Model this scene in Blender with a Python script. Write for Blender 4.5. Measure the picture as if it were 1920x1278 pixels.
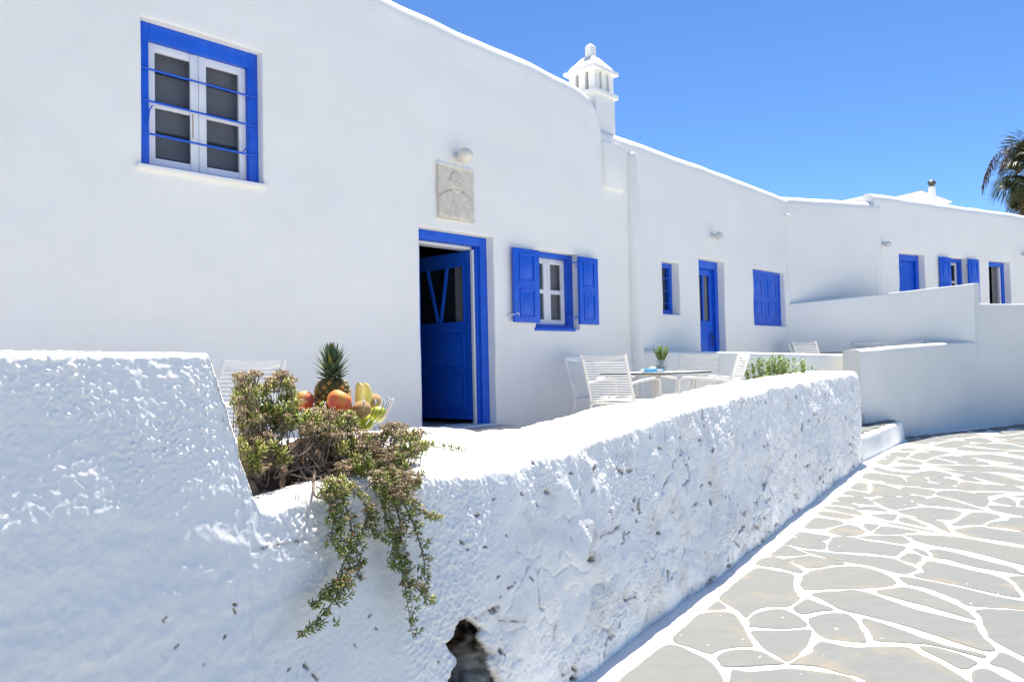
import bpy, bmesh, math, random
import numpy as np
from mathutils import Vector, Matrix, Quaternion

# ---------------------------------------------------------------- scene, camera, light
for o in list(bpy.data.objects): bpy.data.objects.remove(o)
SC = bpy.context.scene
COL = SC.collection
EZ = 1.31                                   # height of the eye above the street
FPX = 1500.0
PITCH, ROLL = math.radians(1.57), math.radians(1.24)
_F = Vector((0, math.cos(PITCH), math.sin(PITCH)))
_U0 = Vector((0, -math.sin(PITCH), math.cos(PITCH)))
_R0 = Vector((1, 0, 0))
_R = _R0*math.cos(ROLL) - _U0*math.sin(ROLL)
_U = _R0*math.sin(ROLL) + _U0*math.cos(ROLL)
cd = bpy.data.cameras.new('camera'); cam = bpy.data.objects.new('camera', cd); COL.objects.link(cam)
cam.matrix_world = Matrix(((_R.x, _U.x, -_F.x, 0), (_R.y, _U.y, -_F.y, 0), (_R.z, _U.z, -_F.z, EZ), (0, 0, 0, 1)))
cd.sensor_width = 36; cd.lens = FPX/1920*36; cd.clip_start = .05; cd.clip_end = 2000
SC.camera = cam

SUNV = Vector((.14, .457, 1)).normalized()
w = bpy.data.worlds.new('World'); SC.world = w; w.use_nodes = True
nt = w.node_tree; nt.nodes.clear()
sky = nt.nodes.new('ShaderNodeTexSky'); sky.sky_type = 'NISHITA'; sky.sun_disc = False
sky.sun_elevation = math.asin(SUNV.z); sky.sun_rotation = math.atan2(SUNV.x, SUNV.y)
sky.altitude = 0; sky.air_density = .7; sky.dust_density = 0; sky.ozone_density = 10
bg = nt.nodes.new('ShaderNodeBackground'); bg.inputs[1].default_value = .088
wo = nt.nodes.new('ShaderNodeOutputWorld')
hs = nt.nodes.new('ShaderNodeHueSaturation'); hs.inputs['Saturation'].default_value = 1.04; nt.links.new(sky.outputs[0], hs.inputs['Color']); nt.links.new(hs.outputs[0], bg.inputs[0]); nt.links.new(bg.outputs[0], wo.inputs[0])

sl = bpy.data.lights.new('sun', 'SUN'); sl.energy = 4.8; sl.angle = math.radians(.53); sl.color = (1, .93, .83)
so = bpy.data.objects.new('sun', sl); COL.objects.link(so)
so.rotation_mode = 'QUATERNION'; so.rotation_quaternion = SUNV.to_track_quat('Z', 'Y'); so.location = (3, 10, 30)
SC.view_settings.view_transform = 'Standard'; SC.view_settings.look = 'None'
SC.view_settings.gamma = 1; SC.view_settings.use_curve_mapping = False
SC.view_settings.exposure = 1.1

# ---------------------------------------------------------------- helpers: pixels to directions
def ray(x, y): return _F + _R*((x-960)/FPX) - _U*((y-639)/FPX)
def on_ground(x, y, z=0.0):                # pixel -> point on level ground z (world)
    d = ray(x, y); k = (z-EZ)/d.z; return Vector((d.x*k, d.y*k, z))
def at_depth(x, y, Y):
    d = ray(x, y); k = Y/d.y; return Vector((d.x*k, Y, d.z*k+EZ))
class Frame:                               # vertical plane: x along, y inward (away from the street), z up
    def __init__(s, px, py, ang):
        a = math.radians(ang); s.P = Vector((px, py)); s.D = Vector((math.sin(a), math.cos(a))); s.I = Vector((-s.D.y, s.D.x)); s.rot = math.atan2(s.D.y, s.D.x)
    def loc(s, x, y, w=0.0):               # pixel -> (along, w, z above the eye) on the plane offset w inward
        d = ray(x, y); P = s.P + s.I*w; k = P.dot(s.I)/(d.x*s.I.x+d.y*s.I.y)
        q = Vector((d.x*k, d.y*k)); return ((q-s.P).dot(s.D), w, d.z*k)
    def world(s, x, y, z): q = s.P+s.D*x+s.I*y; return Vector((q.x, q.y, z+EZ))
    def to(s, v): q = Vector((v.x, v.y))-s.P; return (q.dot(s.D), q.dot(s.I), v.z-EZ)
FA = Frame(-.594, 8.1, 42)
a_ = math.radians(31.6)
FW = Frame(-1.59*math.cos(a_), 1.59*math.sin(a_), 31.6)
q_ = at_depth(1640, 400, 15.0); FC = Frame(q_.x, q_.y, 60)

# ---------------------------------------------------------------- numpy noise
def _hash(ix, iy, iz, seed):
    h = (ix.astype(np.int64)*374761393 + iy.astype(np.int64)*668265263 + iz.astype(np.int64)*2147483647 + seed*974711) & 0xffffffff
    h = ((h ^ (h >> 13))*1274126177) & 0xffffffff
    h = ((h ^ (h >> 16))*2246822519) & 0xffffffff
    return (h ^ (h >> 15)) & 0xffffffff
_G = np.array([[1,1,0],[-1,1,0],[1,-1,0],[-1,-1,0],[1,0,1],[-1,0,1],[1,0,-1],[-1,0,-1],[0,1,1],[0,-1,1],[0,1,-1],[0,-1,-1]], float)
def perlin(p, freq=1.0, seed=0):
    p = np.asarray(p, float)*freq; i = np.floor(p); f = p-i; u = f*f*f*(f*(f*6-15)+10); r = 0
    for dx in (0, 1):
        for dy in (0, 1):
            for dz in (0, 1):
                g = _G[_hash(i[:,0]+dx, i[:,1]+dy, i[:,2]+dz, seed) % 12]
                d = g[:,0]*(f[:,0]-dx)+g[:,1]*(f[:,1]-dy)+g[:,2]*(f[:,2]-dz)
                wx = u[:,0] if dx else 1-u[:,0]; wy = u[:,1] if dy else 1-u[:,1]; wz = u[:,2] if dz else 1-u[:,2]
                r = r + d*wx*wy*wz
    return r
def fbm(p, freq, oct=3, seed=0, gain=.5):
    r = 0; a = 1
    for k in range(oct): r = r + a*perlin(p, freq*2**k, seed+k*17); a *= gain
    return r
def sstep(a, b, x): t = np.clip((x-a)/(b-a), 0, 1); return t*t*(3-2*t)

# ---------------------------------------------------------------- materials
def new_mat(name):
    m = bpy.data.materials.new(name); m.use_nodes = True; n = m.node_tree; n.nodes.clear()
    b = n.nodes.new('ShaderNodeBsdfPrincipled'); o = n.nodes.new('ShaderNodeOutputMaterial'); n.links.new(b.outputs[0], o.inputs[0])
    return m, n, b
def N(n, typ, **kw):
    x = n.nodes.new(typ)
    for k, v in kw.items():
        if k in x.inputs.keys() if isinstance(k, str) else False: x.inputs[k].default_value = v
        else: setattr(x, k, v)
    return x
def noise(n, scale, detail=4, rough=.6, vec=None):
    x = n.nodes.new('ShaderNodeTexNoise'); x.inputs['Scale'].default_value = scale; x.inputs['Detail'].default_value = detail; x.inputs['Roughness'].default_value = rough
    if vec is not None: n.links.new(vec, x.inputs['Vector'])
    return x
def ramp(n, fac, stops):
    r = n.nodes.new('ShaderNodeValToRGB'); e = r.color_ramp.elements
    e[0].position, e[0].color = stops[0][0], (*stops[0][1], 1)
    e[1].position, e[1].color = stops[-1][0], (*stops[-1][1], 1)
    for p, c in stops[1:-1]: k = e.new(p); k.color = (*c, 1)
    n.links.new(fac, r.inputs[0]); return r
def mixc(n, fac, a, b):
    m = n.nodes.new('ShaderNodeMix'); m.data_type = 'RGBA'
    for s, v in ((0, fac), (6, a), (7, b)):
        if isinstance(v, (int, float)): m.inputs[s].default_value = v
        elif isinstance(v, tuple): m.inputs[s].default_value = (*v, 1)
        else: n.links.new(v, m.inputs[s])
    return m.outputs[2]
def bumpn(n, b, h, strength, dist, prev=None):
    x = n.nodes.new('ShaderNodeBump'); x.inputs['Strength'].default_value = strength; x.inputs['Distance'].default_value = dist
    n.links.new(h, x.inputs['Height'])
    if prev is not None: n.links.new(prev, x.inputs['Normal'])
    n.links.new(x.outputs[0], b.inputs['Normal']); return x.outputs[0]
def geo(n): return n.nodes.new('ShaderNodeNewGeometry').outputs['Position']
def attr(n, name): x = n.nodes.new('ShaderNodeAttribute'); x.attribute_name = name; return x
M = {}
def plaster(name, a, b, bump1=.3, bump2=.25, dirty=False):
    m, n, s = new_mat(name); p = geo(n)
    n1 = noise(n, 1.3, 5, .6, p); c = ramp(n, n1.outputs[0], [(.3, a), (.7, b)]).outputs[0]
    n4 = noise(n, 14, 4, .7, p); c = mixc(n, ramp(n, n4.outputs[0], [(.55, (0, 0, 0)), (.75, (.25, .25, .25))]).outputs[0], c, tuple(x*.93 for x in a))
    if dirty:
        at = attr(n, 'dirt'); nd = noise(n, 60, 4, .7, p)
        dc = ramp(n, nd.outputs[0], [(.3, (.018, .013, .01)), (.55, (.09, .065, .045)), (.75, (.26, .19, .12))]).outputs[0]
        c = mixc(n, at.outputs['Fac'], c, dc)
        sp = attr(n, 'stain'); c = mixc(n, sp.outputs['Fac'], c, (.52, .42, .30))
    n.links.new(c, s.inputs['Base Color']); s.inputs['Roughness'].default_value = .95; s.inputs['Specular IOR Level'].default_value = .06
    h = noise(n, 5, 6, .65, p); pr = bumpn(n, s, h.outputs[0], bump1, .012)
    h2 = noise(n, 75, 5, .7, p); bumpn(n, s, h2.outputs[0], bump2, .0025, pr)
    M[name] = m; return m
plaster('white_plaster', (.85, .835, .775), (.89, .875, .82), .40, .45)
plaster('rough_whitewash', (.87, .855, .80), (.91, .895, .845), .22, .50, True)
plaster('smooth_white', (.84, .835, .775), (.88, .87, .815), .12, .12)
plaster('shaded_white', (.73, .725, .675), (.78, .77, .72), .12, .12)  # greyer smooth white: weaker light on street-facing walls put into the colour
plaster('terrace_paint', (.52, .50, .46), (.60, .58, .54), .1, .2)
def plain(name, col, rough=.5, spec=.5, metal=0, var=.0, vscale=20, bump=0, bscale=80, alpha=None, coat=0):
    m, n, s = new_mat(name)
    if var:
        x = noise(n, vscale, 4, .6, geo(n)); c = ramp(n, x.outputs[0], [(.3, tuple(v*(1-var) for v in col)), (.7, tuple(min(1, v*(1+var)) for v in col))])
        n.links.new(c.outputs[0], s.inputs['Base Color'])
    else: s.inputs['Base Color'].default_value = (*col, 1)
    s.inputs['Roughness'].default_value = rough; s.inputs['Specular IOR Level'].default_value = spec; s.inputs['Metallic'].default_value = metal; s.inputs['Coat Weight'].default_value = coat
    if bump: x = noise(n, bscale, 4, .6, geo(n)); bumpn(n, s, x.outputs[0], bump, .004)
    M[name] = m; return m
def paint_blue():
    m, n, s = new_mat('blue_paint'); p = geo(n)
    x = noise(n, 9, 5, .65, p); c = ramp(n, x.outputs[0], [(.3, (.008, .088, .56)), (.7, (.012, .118, .68))]).outputs[0]
    ch = noise(n, 55, 5, .75, p); c = mixc(n, ramp(n, ch.outputs[0], [(.70, (0, 0, 0)), (.74, (1, 1, 1))]).outputs[0], c, (.03, .04, .10))
    n.links.new(c, s.inputs['Base Color']); s.inputs['Roughness'].default_value = .38; s.inputs['Specular IOR Level'].default_value = .4
    mp = n.nodes.new('ShaderNodeMapping'); mp.inputs['Scale'].default_value = (60, 60, 6); n.links.new(p, mp.inputs[0])
    h = noise(n, 1, 4, .6, mp.outputs[0]); bumpn(n, s, h.outputs[0], .25, .003); M['blue_paint'] = m
paint_blue()
plain('white_wood', (.78, .79, .80), .45, .4, var=.04, vscale=6)
plain('chair_white', (.86, .84, .78), .4, .4)
plain('strap_white', (.87, .86, .82), .45, .4)
plain('marble', (.66, .60, .49), .5, .4, var=.14, vscale=14, bump=.15)
plain('interior', (.07, .065, .06), .9, .2)  # dark tone stands in for the shade inside unlit rooms
plain('curtain', (.55, .56, .57), .9, .1)
plain('blind_grey', (.40, .41, .43), .9, .1)
plain('iron_brown', (.13, .07, .05), .5, .5)
plain('iron_black', (.03, .03, .03), .5, .5)
plain('rust', (.30, .14, .05), .9, .1)
plain('steel', (.75, .76, .78), .16, .5, 1)
plain('table_white', (.80, .80, .79), .3, .5)
plain('dark_edge', (.03, .035, .04), .4, .5)
plain('book_blue', (.10, .40, .62), .4, .5, var=.35, vscale=9)
plain('paper', (.82, .80, .74), .8, .2)
plain('soil', (.075, .052, .036), .95, .1, var=.5, vscale=45, bump=.8, bscale=60)
plain('rock', (.17, .125, .09), .95, .15, var=.55, vscale=22, bump=.8, bscale=40)
plain('wood_stem', (.20, .155, .125), .9, .1, var=.4, vscale=60)
plain('joint_white', (.80, .80, .77), .8, .25, var=.05, vscale=8, bump=.25, bscale=40)
plain('trunk', (.13, .09, .06), .95, .1, var=.4, vscale=12, bump=.6, bscale=10)
plain('lamp_ring', (.70, .68, .62), .5, .4)
def glass(name, tint, rough=.03, trans=.55):
    m, n, s = new_mat(name); s.inputs['Base Color'].default_value = (*tint, 1); s.inputs['Roughness'].default_value = rough
    t = n.nodes.new('ShaderNodeBsdfTransparent'); mx = n.nodes.new('ShaderNodeMixShader'); mx.inputs[0].default_value = 1-trans
    n.links.new(t.outputs[0], mx.inputs[1]); n.links.new(s.outputs[0], mx.inputs[2]); n.links.new(mx.outputs[0], n.nodes['Material Output'].inputs[0]); M[name] = m
glass('window_glass', (.035, .04, .05), .04, .72)
glass('vase_glass', (.55, .62, .58), .04, .72)
glass('globe_glass', (.85, .80, .66), .12, .12)
glass('clear_globe', (.75, .75, .72), .06, .35)
def core_mat():
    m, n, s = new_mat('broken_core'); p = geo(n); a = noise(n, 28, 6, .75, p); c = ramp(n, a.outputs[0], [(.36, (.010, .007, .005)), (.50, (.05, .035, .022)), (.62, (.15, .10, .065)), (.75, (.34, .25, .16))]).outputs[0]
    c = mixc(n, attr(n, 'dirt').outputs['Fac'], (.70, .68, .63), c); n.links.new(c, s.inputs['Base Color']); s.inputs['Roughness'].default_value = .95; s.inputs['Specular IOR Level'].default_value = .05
    h = noise(n, 45, 6, .75, p); bumpn(n, s, h.outputs[0], .9, .012); M['broken_core'] = m
core_mat()
def attr_mat(name, stops, rough=.55, spec=.3, trans=0.0, bump=0):
    m, n, s = new_mat(name); at = attr(n, 'tint'); c = ramp(n, at.outputs['Fac'], stops).outputs[0]
    n.links.new(c, s.inputs['Base Color']); s.inputs['Roughness'].default_value = rough; s.inputs['Specular IOR Level'].default_value = spec
    if trans:
        t = n.nodes.new('ShaderNodeBsdfTranslucent'); n.links.new(c, t.inputs[0]); mx = n.nodes.new('ShaderNodeMixShader'); mx.inputs[0].default_value = trans
        n.links.new(s.outputs[0], mx.inputs[1]); n.links.new(t.outputs[0], mx.inputs[2]); n.links.new(mx.outputs[0], n.nodes['Material Output'].inputs[0])
    M[name] = m
attr_mat('succulent', [(0, (.08, .11, .022)), (.35, (.22, .27, .05)), (.7, (.36, .40, .085)), (.9, (.50, .48, .14)), (1, (.45, .15, .07))], .4, .4, .12)
attr_mat('dry_flower', [(0, (.17, .12, .07)), (.5, (.42, .32, .20)), (1, (.62, .51, .36))], .9, .1)
attr_mat('green_leaf', [(0, (.05, .10, .015)), (.5, (.13, .24, .03)), (1, (.30, .42, .07))], .45, .35, .25)
attr_mat('palm_leaf', [(0, (.018, .026, .010)), (.5, (.06, .08, .026)), (.85, (.13, .115, .05)), (1, (.26, .17, .08))], .5, .3, .1)
attr_mat('pine_skin', [(0, (.05, .045, .015)), (.3, (.17, .13, .03)), (.6, (.45, .25, .05)), (1, (.62, .40, .10))], .55, .3)
attr_mat('pine_leaf', [(0, (.015, .035, .018)), (.5, (.055, .10, .05)), (.8, (.13, .17, .05)), (1, (.42, .27, .06))], .5, .3)
def fruit(name, stops, scale, rough=.5, bump=0.0, bscale=300):
    m, n, s = new_mat(name); oc = n.nodes.new('ShaderNodeTexCoord').outputs['Object']
    x = noise(n, scale, 3, .5, oc); c = ramp(n, x.outputs[0], stops); n.links.new(c.outputs[0], s.inputs['Base Color']); s.inputs['Roughness'].default_value = rough
    s.inputs['Subsurface Weight'].default_value = .0
    if bump: h = noise(n, bscale, 3, .6, oc); bumpn(n, s, h.outputs[0], bump, .002)
    M[name] = m
fruit('peach_skin', [(.38, (.80, .38, .06)), (.5, (.80, .22, .06)), (.62, (.62, .09, .06))], 14, .6, .1)
fruit('kiwi_skin', [(.35, (.34, .20, .075)), (.65, (.48, .30, .12))], 60, .8, .4)
fruit('banana_skin', [(.35, (.72, .60, .22)), (.65, (.80, .66, .20))], 12, .45)
fruit('lime_skin', [(.35, (.30, .40, .02)), (.65, (.58, .60, .04))], 14, .35, .15)
fruit('lemon_skin', [(.35, (.70, .50, .02)), (.65, (.75, .60, .05))], 14, .4, .15)
def stone_mat():
    m, n, s = new_mat('slate_slab'); p = geo(n); oi = n.nodes.new('ShaderNodeObjectInfo')
    base = ramp(n, oi.outputs['Random'], [(0, (0.170, 0.182, 0.175)), (.35, (0.176, 0.188, 0.182)), (.6, (0.180, 0.191, 0.183)), (.8, (0.185, 0.192, 0.182)), (1, (0.189, 0.194, 0.179))]).outputs[0]
    mp = n.nodes.new('ShaderNodeMapping'); mp.inputs['Scale'].default_value = (2.5, 9, 4); mp.inputs['Rotation'].default_value = (0, 0, .5); n.links.new(p, mp.inputs[0])
    st = noise(n, 1.6, 6, .65, mp.outputs[0]); c = mixc(n, ramp(n, st.outputs[0], [(.35, (0, 0, 0)), (.7, (.65, .65, .65))]).outputs[0], base, (0.150, 0.160, 0.156))
    oc = noise(n, 2.1, 5, .6, p); ed = attr(n, 'edge')
    ad = n.nodes.new('ShaderNodeMath'); ad.operation = 'MULTIPLY_ADD'; n.links.new(ed.outputs['Fac'], ad.inputs[0]); ad.inputs[1].default_value = .075; n.links.new(oc.outputs[0], ad.inputs[2])
    c = mixc(n, ramp(n, ad.outputs[0], [(.56, (0, 0, 0)), (.70, (.6, .6, .6))]).outputs[0], c, (0.281, 0.237, 0.167))
    fl = noise(n, 26, 2, .5, p); c = mixc(n, ramp(n, fl.outputs[0], [(.755, (0, 0, 0)), (.775, (1, 1, 1))]).outputs[0], c, (.75, .75, .72))
    n.links.new(c, s.inputs['Base Color']); s.inputs['Roughness'].default_value = .7; s.inputs['Specular IOR Level'].default_value = .3
    h = noise(n, 2.2, 6, .7, mp.outputs[0]); bumpn(n, s, h.outputs[0], .5, .012); M['slate_slab'] = m
stone_mat()
def street_mat():
    m, n, s = new_mat('paved_street'); p = geo(n)
    w1 = noise(n, 1.5, 2, .5, p); v = mixc(n, .12, p, w1.outputs['Color'])
    vo = n.nodes.new('ShaderNodeTexVoronoi'); vo.feature = 'DISTANCE_TO_EDGE'; vo.inputs['Scale'].default_value = 1.5; n.links.new(v, vo.inputs['Vector'])
    vc = n.nodes.new('ShaderNodeTexVoronoi'); vc.inputs['Scale'].default_value = 1.5; n.links.new(v, vc.inputs['Vector'])
    sp = n.nodes.new('ShaderNodeSeparateColor'); n.links.new(vc.outputs['Color'], sp.inputs[0])
    base = ramp(n, sp.outputs[0], [(0, (0.170, 0.182, 0.175)), (.5, (0.180, 0.191, 0.183)), (1, (0.189, 0.194, 0.179))]).outputs[0]
    c = mixc(n, ramp(n, vo.outputs['Distance'], [(.035, (1, 1, 1)), (.045, (0, 0, 0))]).outputs[0], base, (.78, .78, .75))
    n.links.new(c, s.inputs['Base Color']); s.inputs['Roughness'].default_value = .75; M['paved_street'] = m
street_mat()

# ---------------------------------------------------------------- mesh helpers
def tag(o, label=None, cat=None, group=None, kind=None):
    if label: o['label'] = label
    if cat: o['category'] = cat
    if group: o['group'] = group
    if kind: o['kind'] = kind
    return o
def empty(name, loc=(0, 0, 0), rz=0.0, label=None, cat=None, group=None):
    o = bpy.data.objects.new(name, None); COL.objects.link(o); o.location = loc; o.rotation_euler = (0, 0, rz); o.empty_display_size = .1
    return tag(o, label, cat, group)
def sharp(me, ang=40):
    me.shade_smooth()
    bm = bmesh.new(); bm.from_mesh(me); c = math.radians(ang)
    for e in bm.edges:
        if len(e.link_faces) == 2 and e.calc_face_angle(0) > c: e.smooth = False
    bm.to_mesh(me); bm.free()
def link(name, me, mat, parent=None, loc=None, rot=None):
    o = bpy.data.objects.new(name, me); COL.objects.link(o)
    if mat is not None and not me.materials: me.materials.append(M[mat] if isinstance(mat, str) else mat)
    if parent is not None: o.parent = parent
    if loc is not None: o.location = loc
    if rot is not None: o.rotation_euler = rot
    return o
class MB:
    def __init__(s): s.v = []; s.f = []; s.tint = None
    def add(s, v, f): k = len(s.v); s.v += [tuple(x) for x in v]; s.f += [tuple(i+k for i in q) for q in f]; return s
    def box(s, x0, x1, y0, y1, z0, z1):
        return s.add([(x0,y0,z0),(x1,y0,z0),(x1,y1,z0),(x0,y1,z0),(x0,y0,z1),(x1,y0,z1),(x1,y1,z1),(x0,y1,z1)],
                     [(0,3,2,1),(4,5,6,7),(0,1,5,4),(1,2,6,5),(2,3,7,6),(3,0,4,7)])
    def frame(s, x0, x1, z0, z1, wd, y0, y1, wt=None, wb=None):     # rectangular frame, butt joints
        wt = wd if wt is None else wt; wb = wd if wb is None else wb
        s.box(x0, x0+wd, y0, y1, z0, z1); s.box(x1-wd, x1, y0, y1, z0, z1)
        s.box(x0+wd, x1-wd, y0+.0006, y1-.0006, z1-wt, z1); s.box(x0+wd, x1-wd, y0+.0006, y1-.0006, z0, z0+wb); return s
    def bar(s, a, b, wx, wy, up=(0, 0, 1)):     # rectangular bar from a to b
        a = Vector(a); b = Vector(b); d = (b-a).normalized(); u = Vector(up)
        if abs(d.dot(u)) > .95: u = Vector((0, 1, 0))
        x = d.cross(u).normalized()*wx/2; y = d.cross(x).normalized()*wy/2
        v = [p+i*x+j*y for p in (a, b) for i, j in ((-1,-1),(1,-1),(1,1),(-1,1))]
        return s.add(v, [(0,1,2,3),(7,6,5,4),(0,4,5,1),(1,5,6,2),(2,6,7,3),(3,7,4,0)])
    def tube(s, pts, r, n=8, cap=True):
        pts = [Vector(p) for p in pts]; rs = r if isinstance(r, (list, tuple)) else [r]*len(pts); v = []; f = []
        t0 = (pts[1]-pts[0]).normalized(); u = t0.cross(Vector((0, 0, 1)));
        if u.length < .1: u = t0.cross(Vector((1, 0, 0)))
        u.normalize()
        for i, p in enumerate(pts):
            t = (pts[min(i+1, len(pts)-1)]-pts[max(i-1, 0)]).normalized(); u = (u-t*u.dot(t)).normalized(); q = t.cross(u)
            for k in range(n): a = 2*math.pi*k/n; v.append(p+(u*math.cos(a)+q*math.sin(a))*rs[i])
        for i in range(len(pts)-1):
            for k in range(n): f.append((i*n+k, i*n+(k+1) % n, (i+1)*n+(k+1) % n, (i+1)*n+k))
        if cap: f.append(tuple(range(n-1, -1, -1))); f.append(tuple((len(pts)-1)*n+k for k in range(n)))
        return s.add(v, f)
    def lathe(s, prof, n=24, c=(0, 0, 0)):
        v = []; f = []
        for r, z in prof:
            for k in range(n): a = 2*math.pi*k/n; v.append((c[0]+r*math.cos(a), c[1]+r*math.sin(a), c[2]+z))
        m = len(prof)
        for i in range(m-1):
            for k in range(n): f.append((i*n+k, i*n+(k+1) % n, (i+1)*n+(k+1) % n, (i+1)*n+k))
        f.append(tuple(range(n-1, -1, -1))); f.append(tuple((m-1)*n+k for k in range(n)))
        return s.add(v, f)
    def ball(s, c, rx, ry=None, rz=None, n=16, m=10):
        ry = rx if ry is None else ry; rz = rx if rz is None else rz; v = []; f = []
        for i in range(1, m):
            t = math.pi*i/m
            for k in range(n): a = 2*math.pi*k/n; v.append((c[0]+rx*math.sin(t)*math.cos(a), c[1]+ry*math.sin(t)*math.sin(a), c[2]+rz*math.cos(t)))
        v.append((c[0], c[1], c[2]+rz)); v.append((c[0], c[1], c[2]-rz)); T = len(v)-2
        for i in range(m-2):
            for k in range(n): f.append((i*n+k, (i+1)*n+k, (i+1)*n+(k+1) % n, i*n+(k+1) % n))
        for k in range(n): f.append((T, k, (k+1) % n)); f.append((T+1, (m-2)*n+(k+1) % n, (m-2)*n+k))
        return s.add(v, f)
    def panel(s, x0, x1, z0, z1, y, depth, bev):   # raised field facing -y
        s.add([(x0,y,z0),(x1,y,z0),(x1,y,z1),(x0,y,z1),(x0+bev,y-depth,z0+bev),(x1-bev,y-depth,z0+bev),(x1-bev,y-depth,z1-bev),(x0+bev,y-depth,z1-bev)],
              [(4,5,6,7),(0,1,5,4),(1,2,6,5),(2,3,7,6),(3,0,4,7)]); return s
    def mesh(s, name, bevel=0, smooth=True, ang=40, shift=(0, 0, 0)):
        me = bpy.data.meshes.new(name); me.from_pydata([(x+shift[0], y+shift[1], z+shift[2]) for x, y, z in s.v], [], s.f); me.update()
        if s.tint is not None: at = me.attributes.new('tint', 'FLOAT', 'POINT'); at.data.foreach_set('value', np.asarray(s.tint, np.float32))
        if bevel:
            bm = bmesh.new(); bm.from_mesh(me); c = math.radians(30)
            ed = [e for e in bm.edges if len(e.link_faces) == 2 and e.calc_face_angle(0) > c]
            bmesh.ops.bevel(bm, geom=ed, offset=bevel, segments=2, profile=.6, affect='EDGES', clamp_overlap=True)
            bm.to_mesh(me); bm.free()
        if smooth: sharp(me, ang)
        return me
    def build(s, name, mat, parent=None, bevel=0, smooth=True, ang=40, shift=(0, 0, 0)):
        return link(name, s.mesh(name, bevel, smooth, ang, shift), mat, parent)
def np_mesh(name, V, F, attrs=None, smooth=True):
    me = bpy.data.meshes.new(name); V = np.asarray(V, np.float32); F = np.asarray(F, np.int32); k = F.shape[1]
    me.vertices.add(len(V)); me.vertices.foreach_set('co', V.ravel())
    me.loops.add(F.size); me.loops.foreach_set('vertex_index', F.ravel())
    me.polygons.add(len(F)); me.polygons.foreach_set('loop_start', np.arange(0, F.size, k, dtype=np.int32))
    me.update(calc_edges=True); me.validate()
    for nm, a in (attrs or {}).items(): at = me.attributes.new(nm, 'FLOAT', 'POINT'); at.data.foreach_set('value', np.asarray(a, np.float32))
    if smooth: me.shade_smooth()
    return me
def interp(x, pts): return np.interp(x, [p[0] for p in pts], [p[1] for p in pts])
def catmull(P, n=6, closed=False):
    P = [Vector(p) for p in P]; m = len(P); out = []
    for i in range(m if closed else m-1):
        p0, p1, p2, p3 = [P[(i+k) % m] if closed else P[min(max(i+k, 0), m-1)] for k in (-1, 0, 1, 2)]
        for j in range(n):
            t = j/n; out.append(.5*((2*p1)+(p2-p0)*t+(2*p0-5*p1+4*p2-p3)*t*t+(3*p1-p0-3*p2+p3)*t**3))
    if not closed: out.append(P[-1])
    return out
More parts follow.
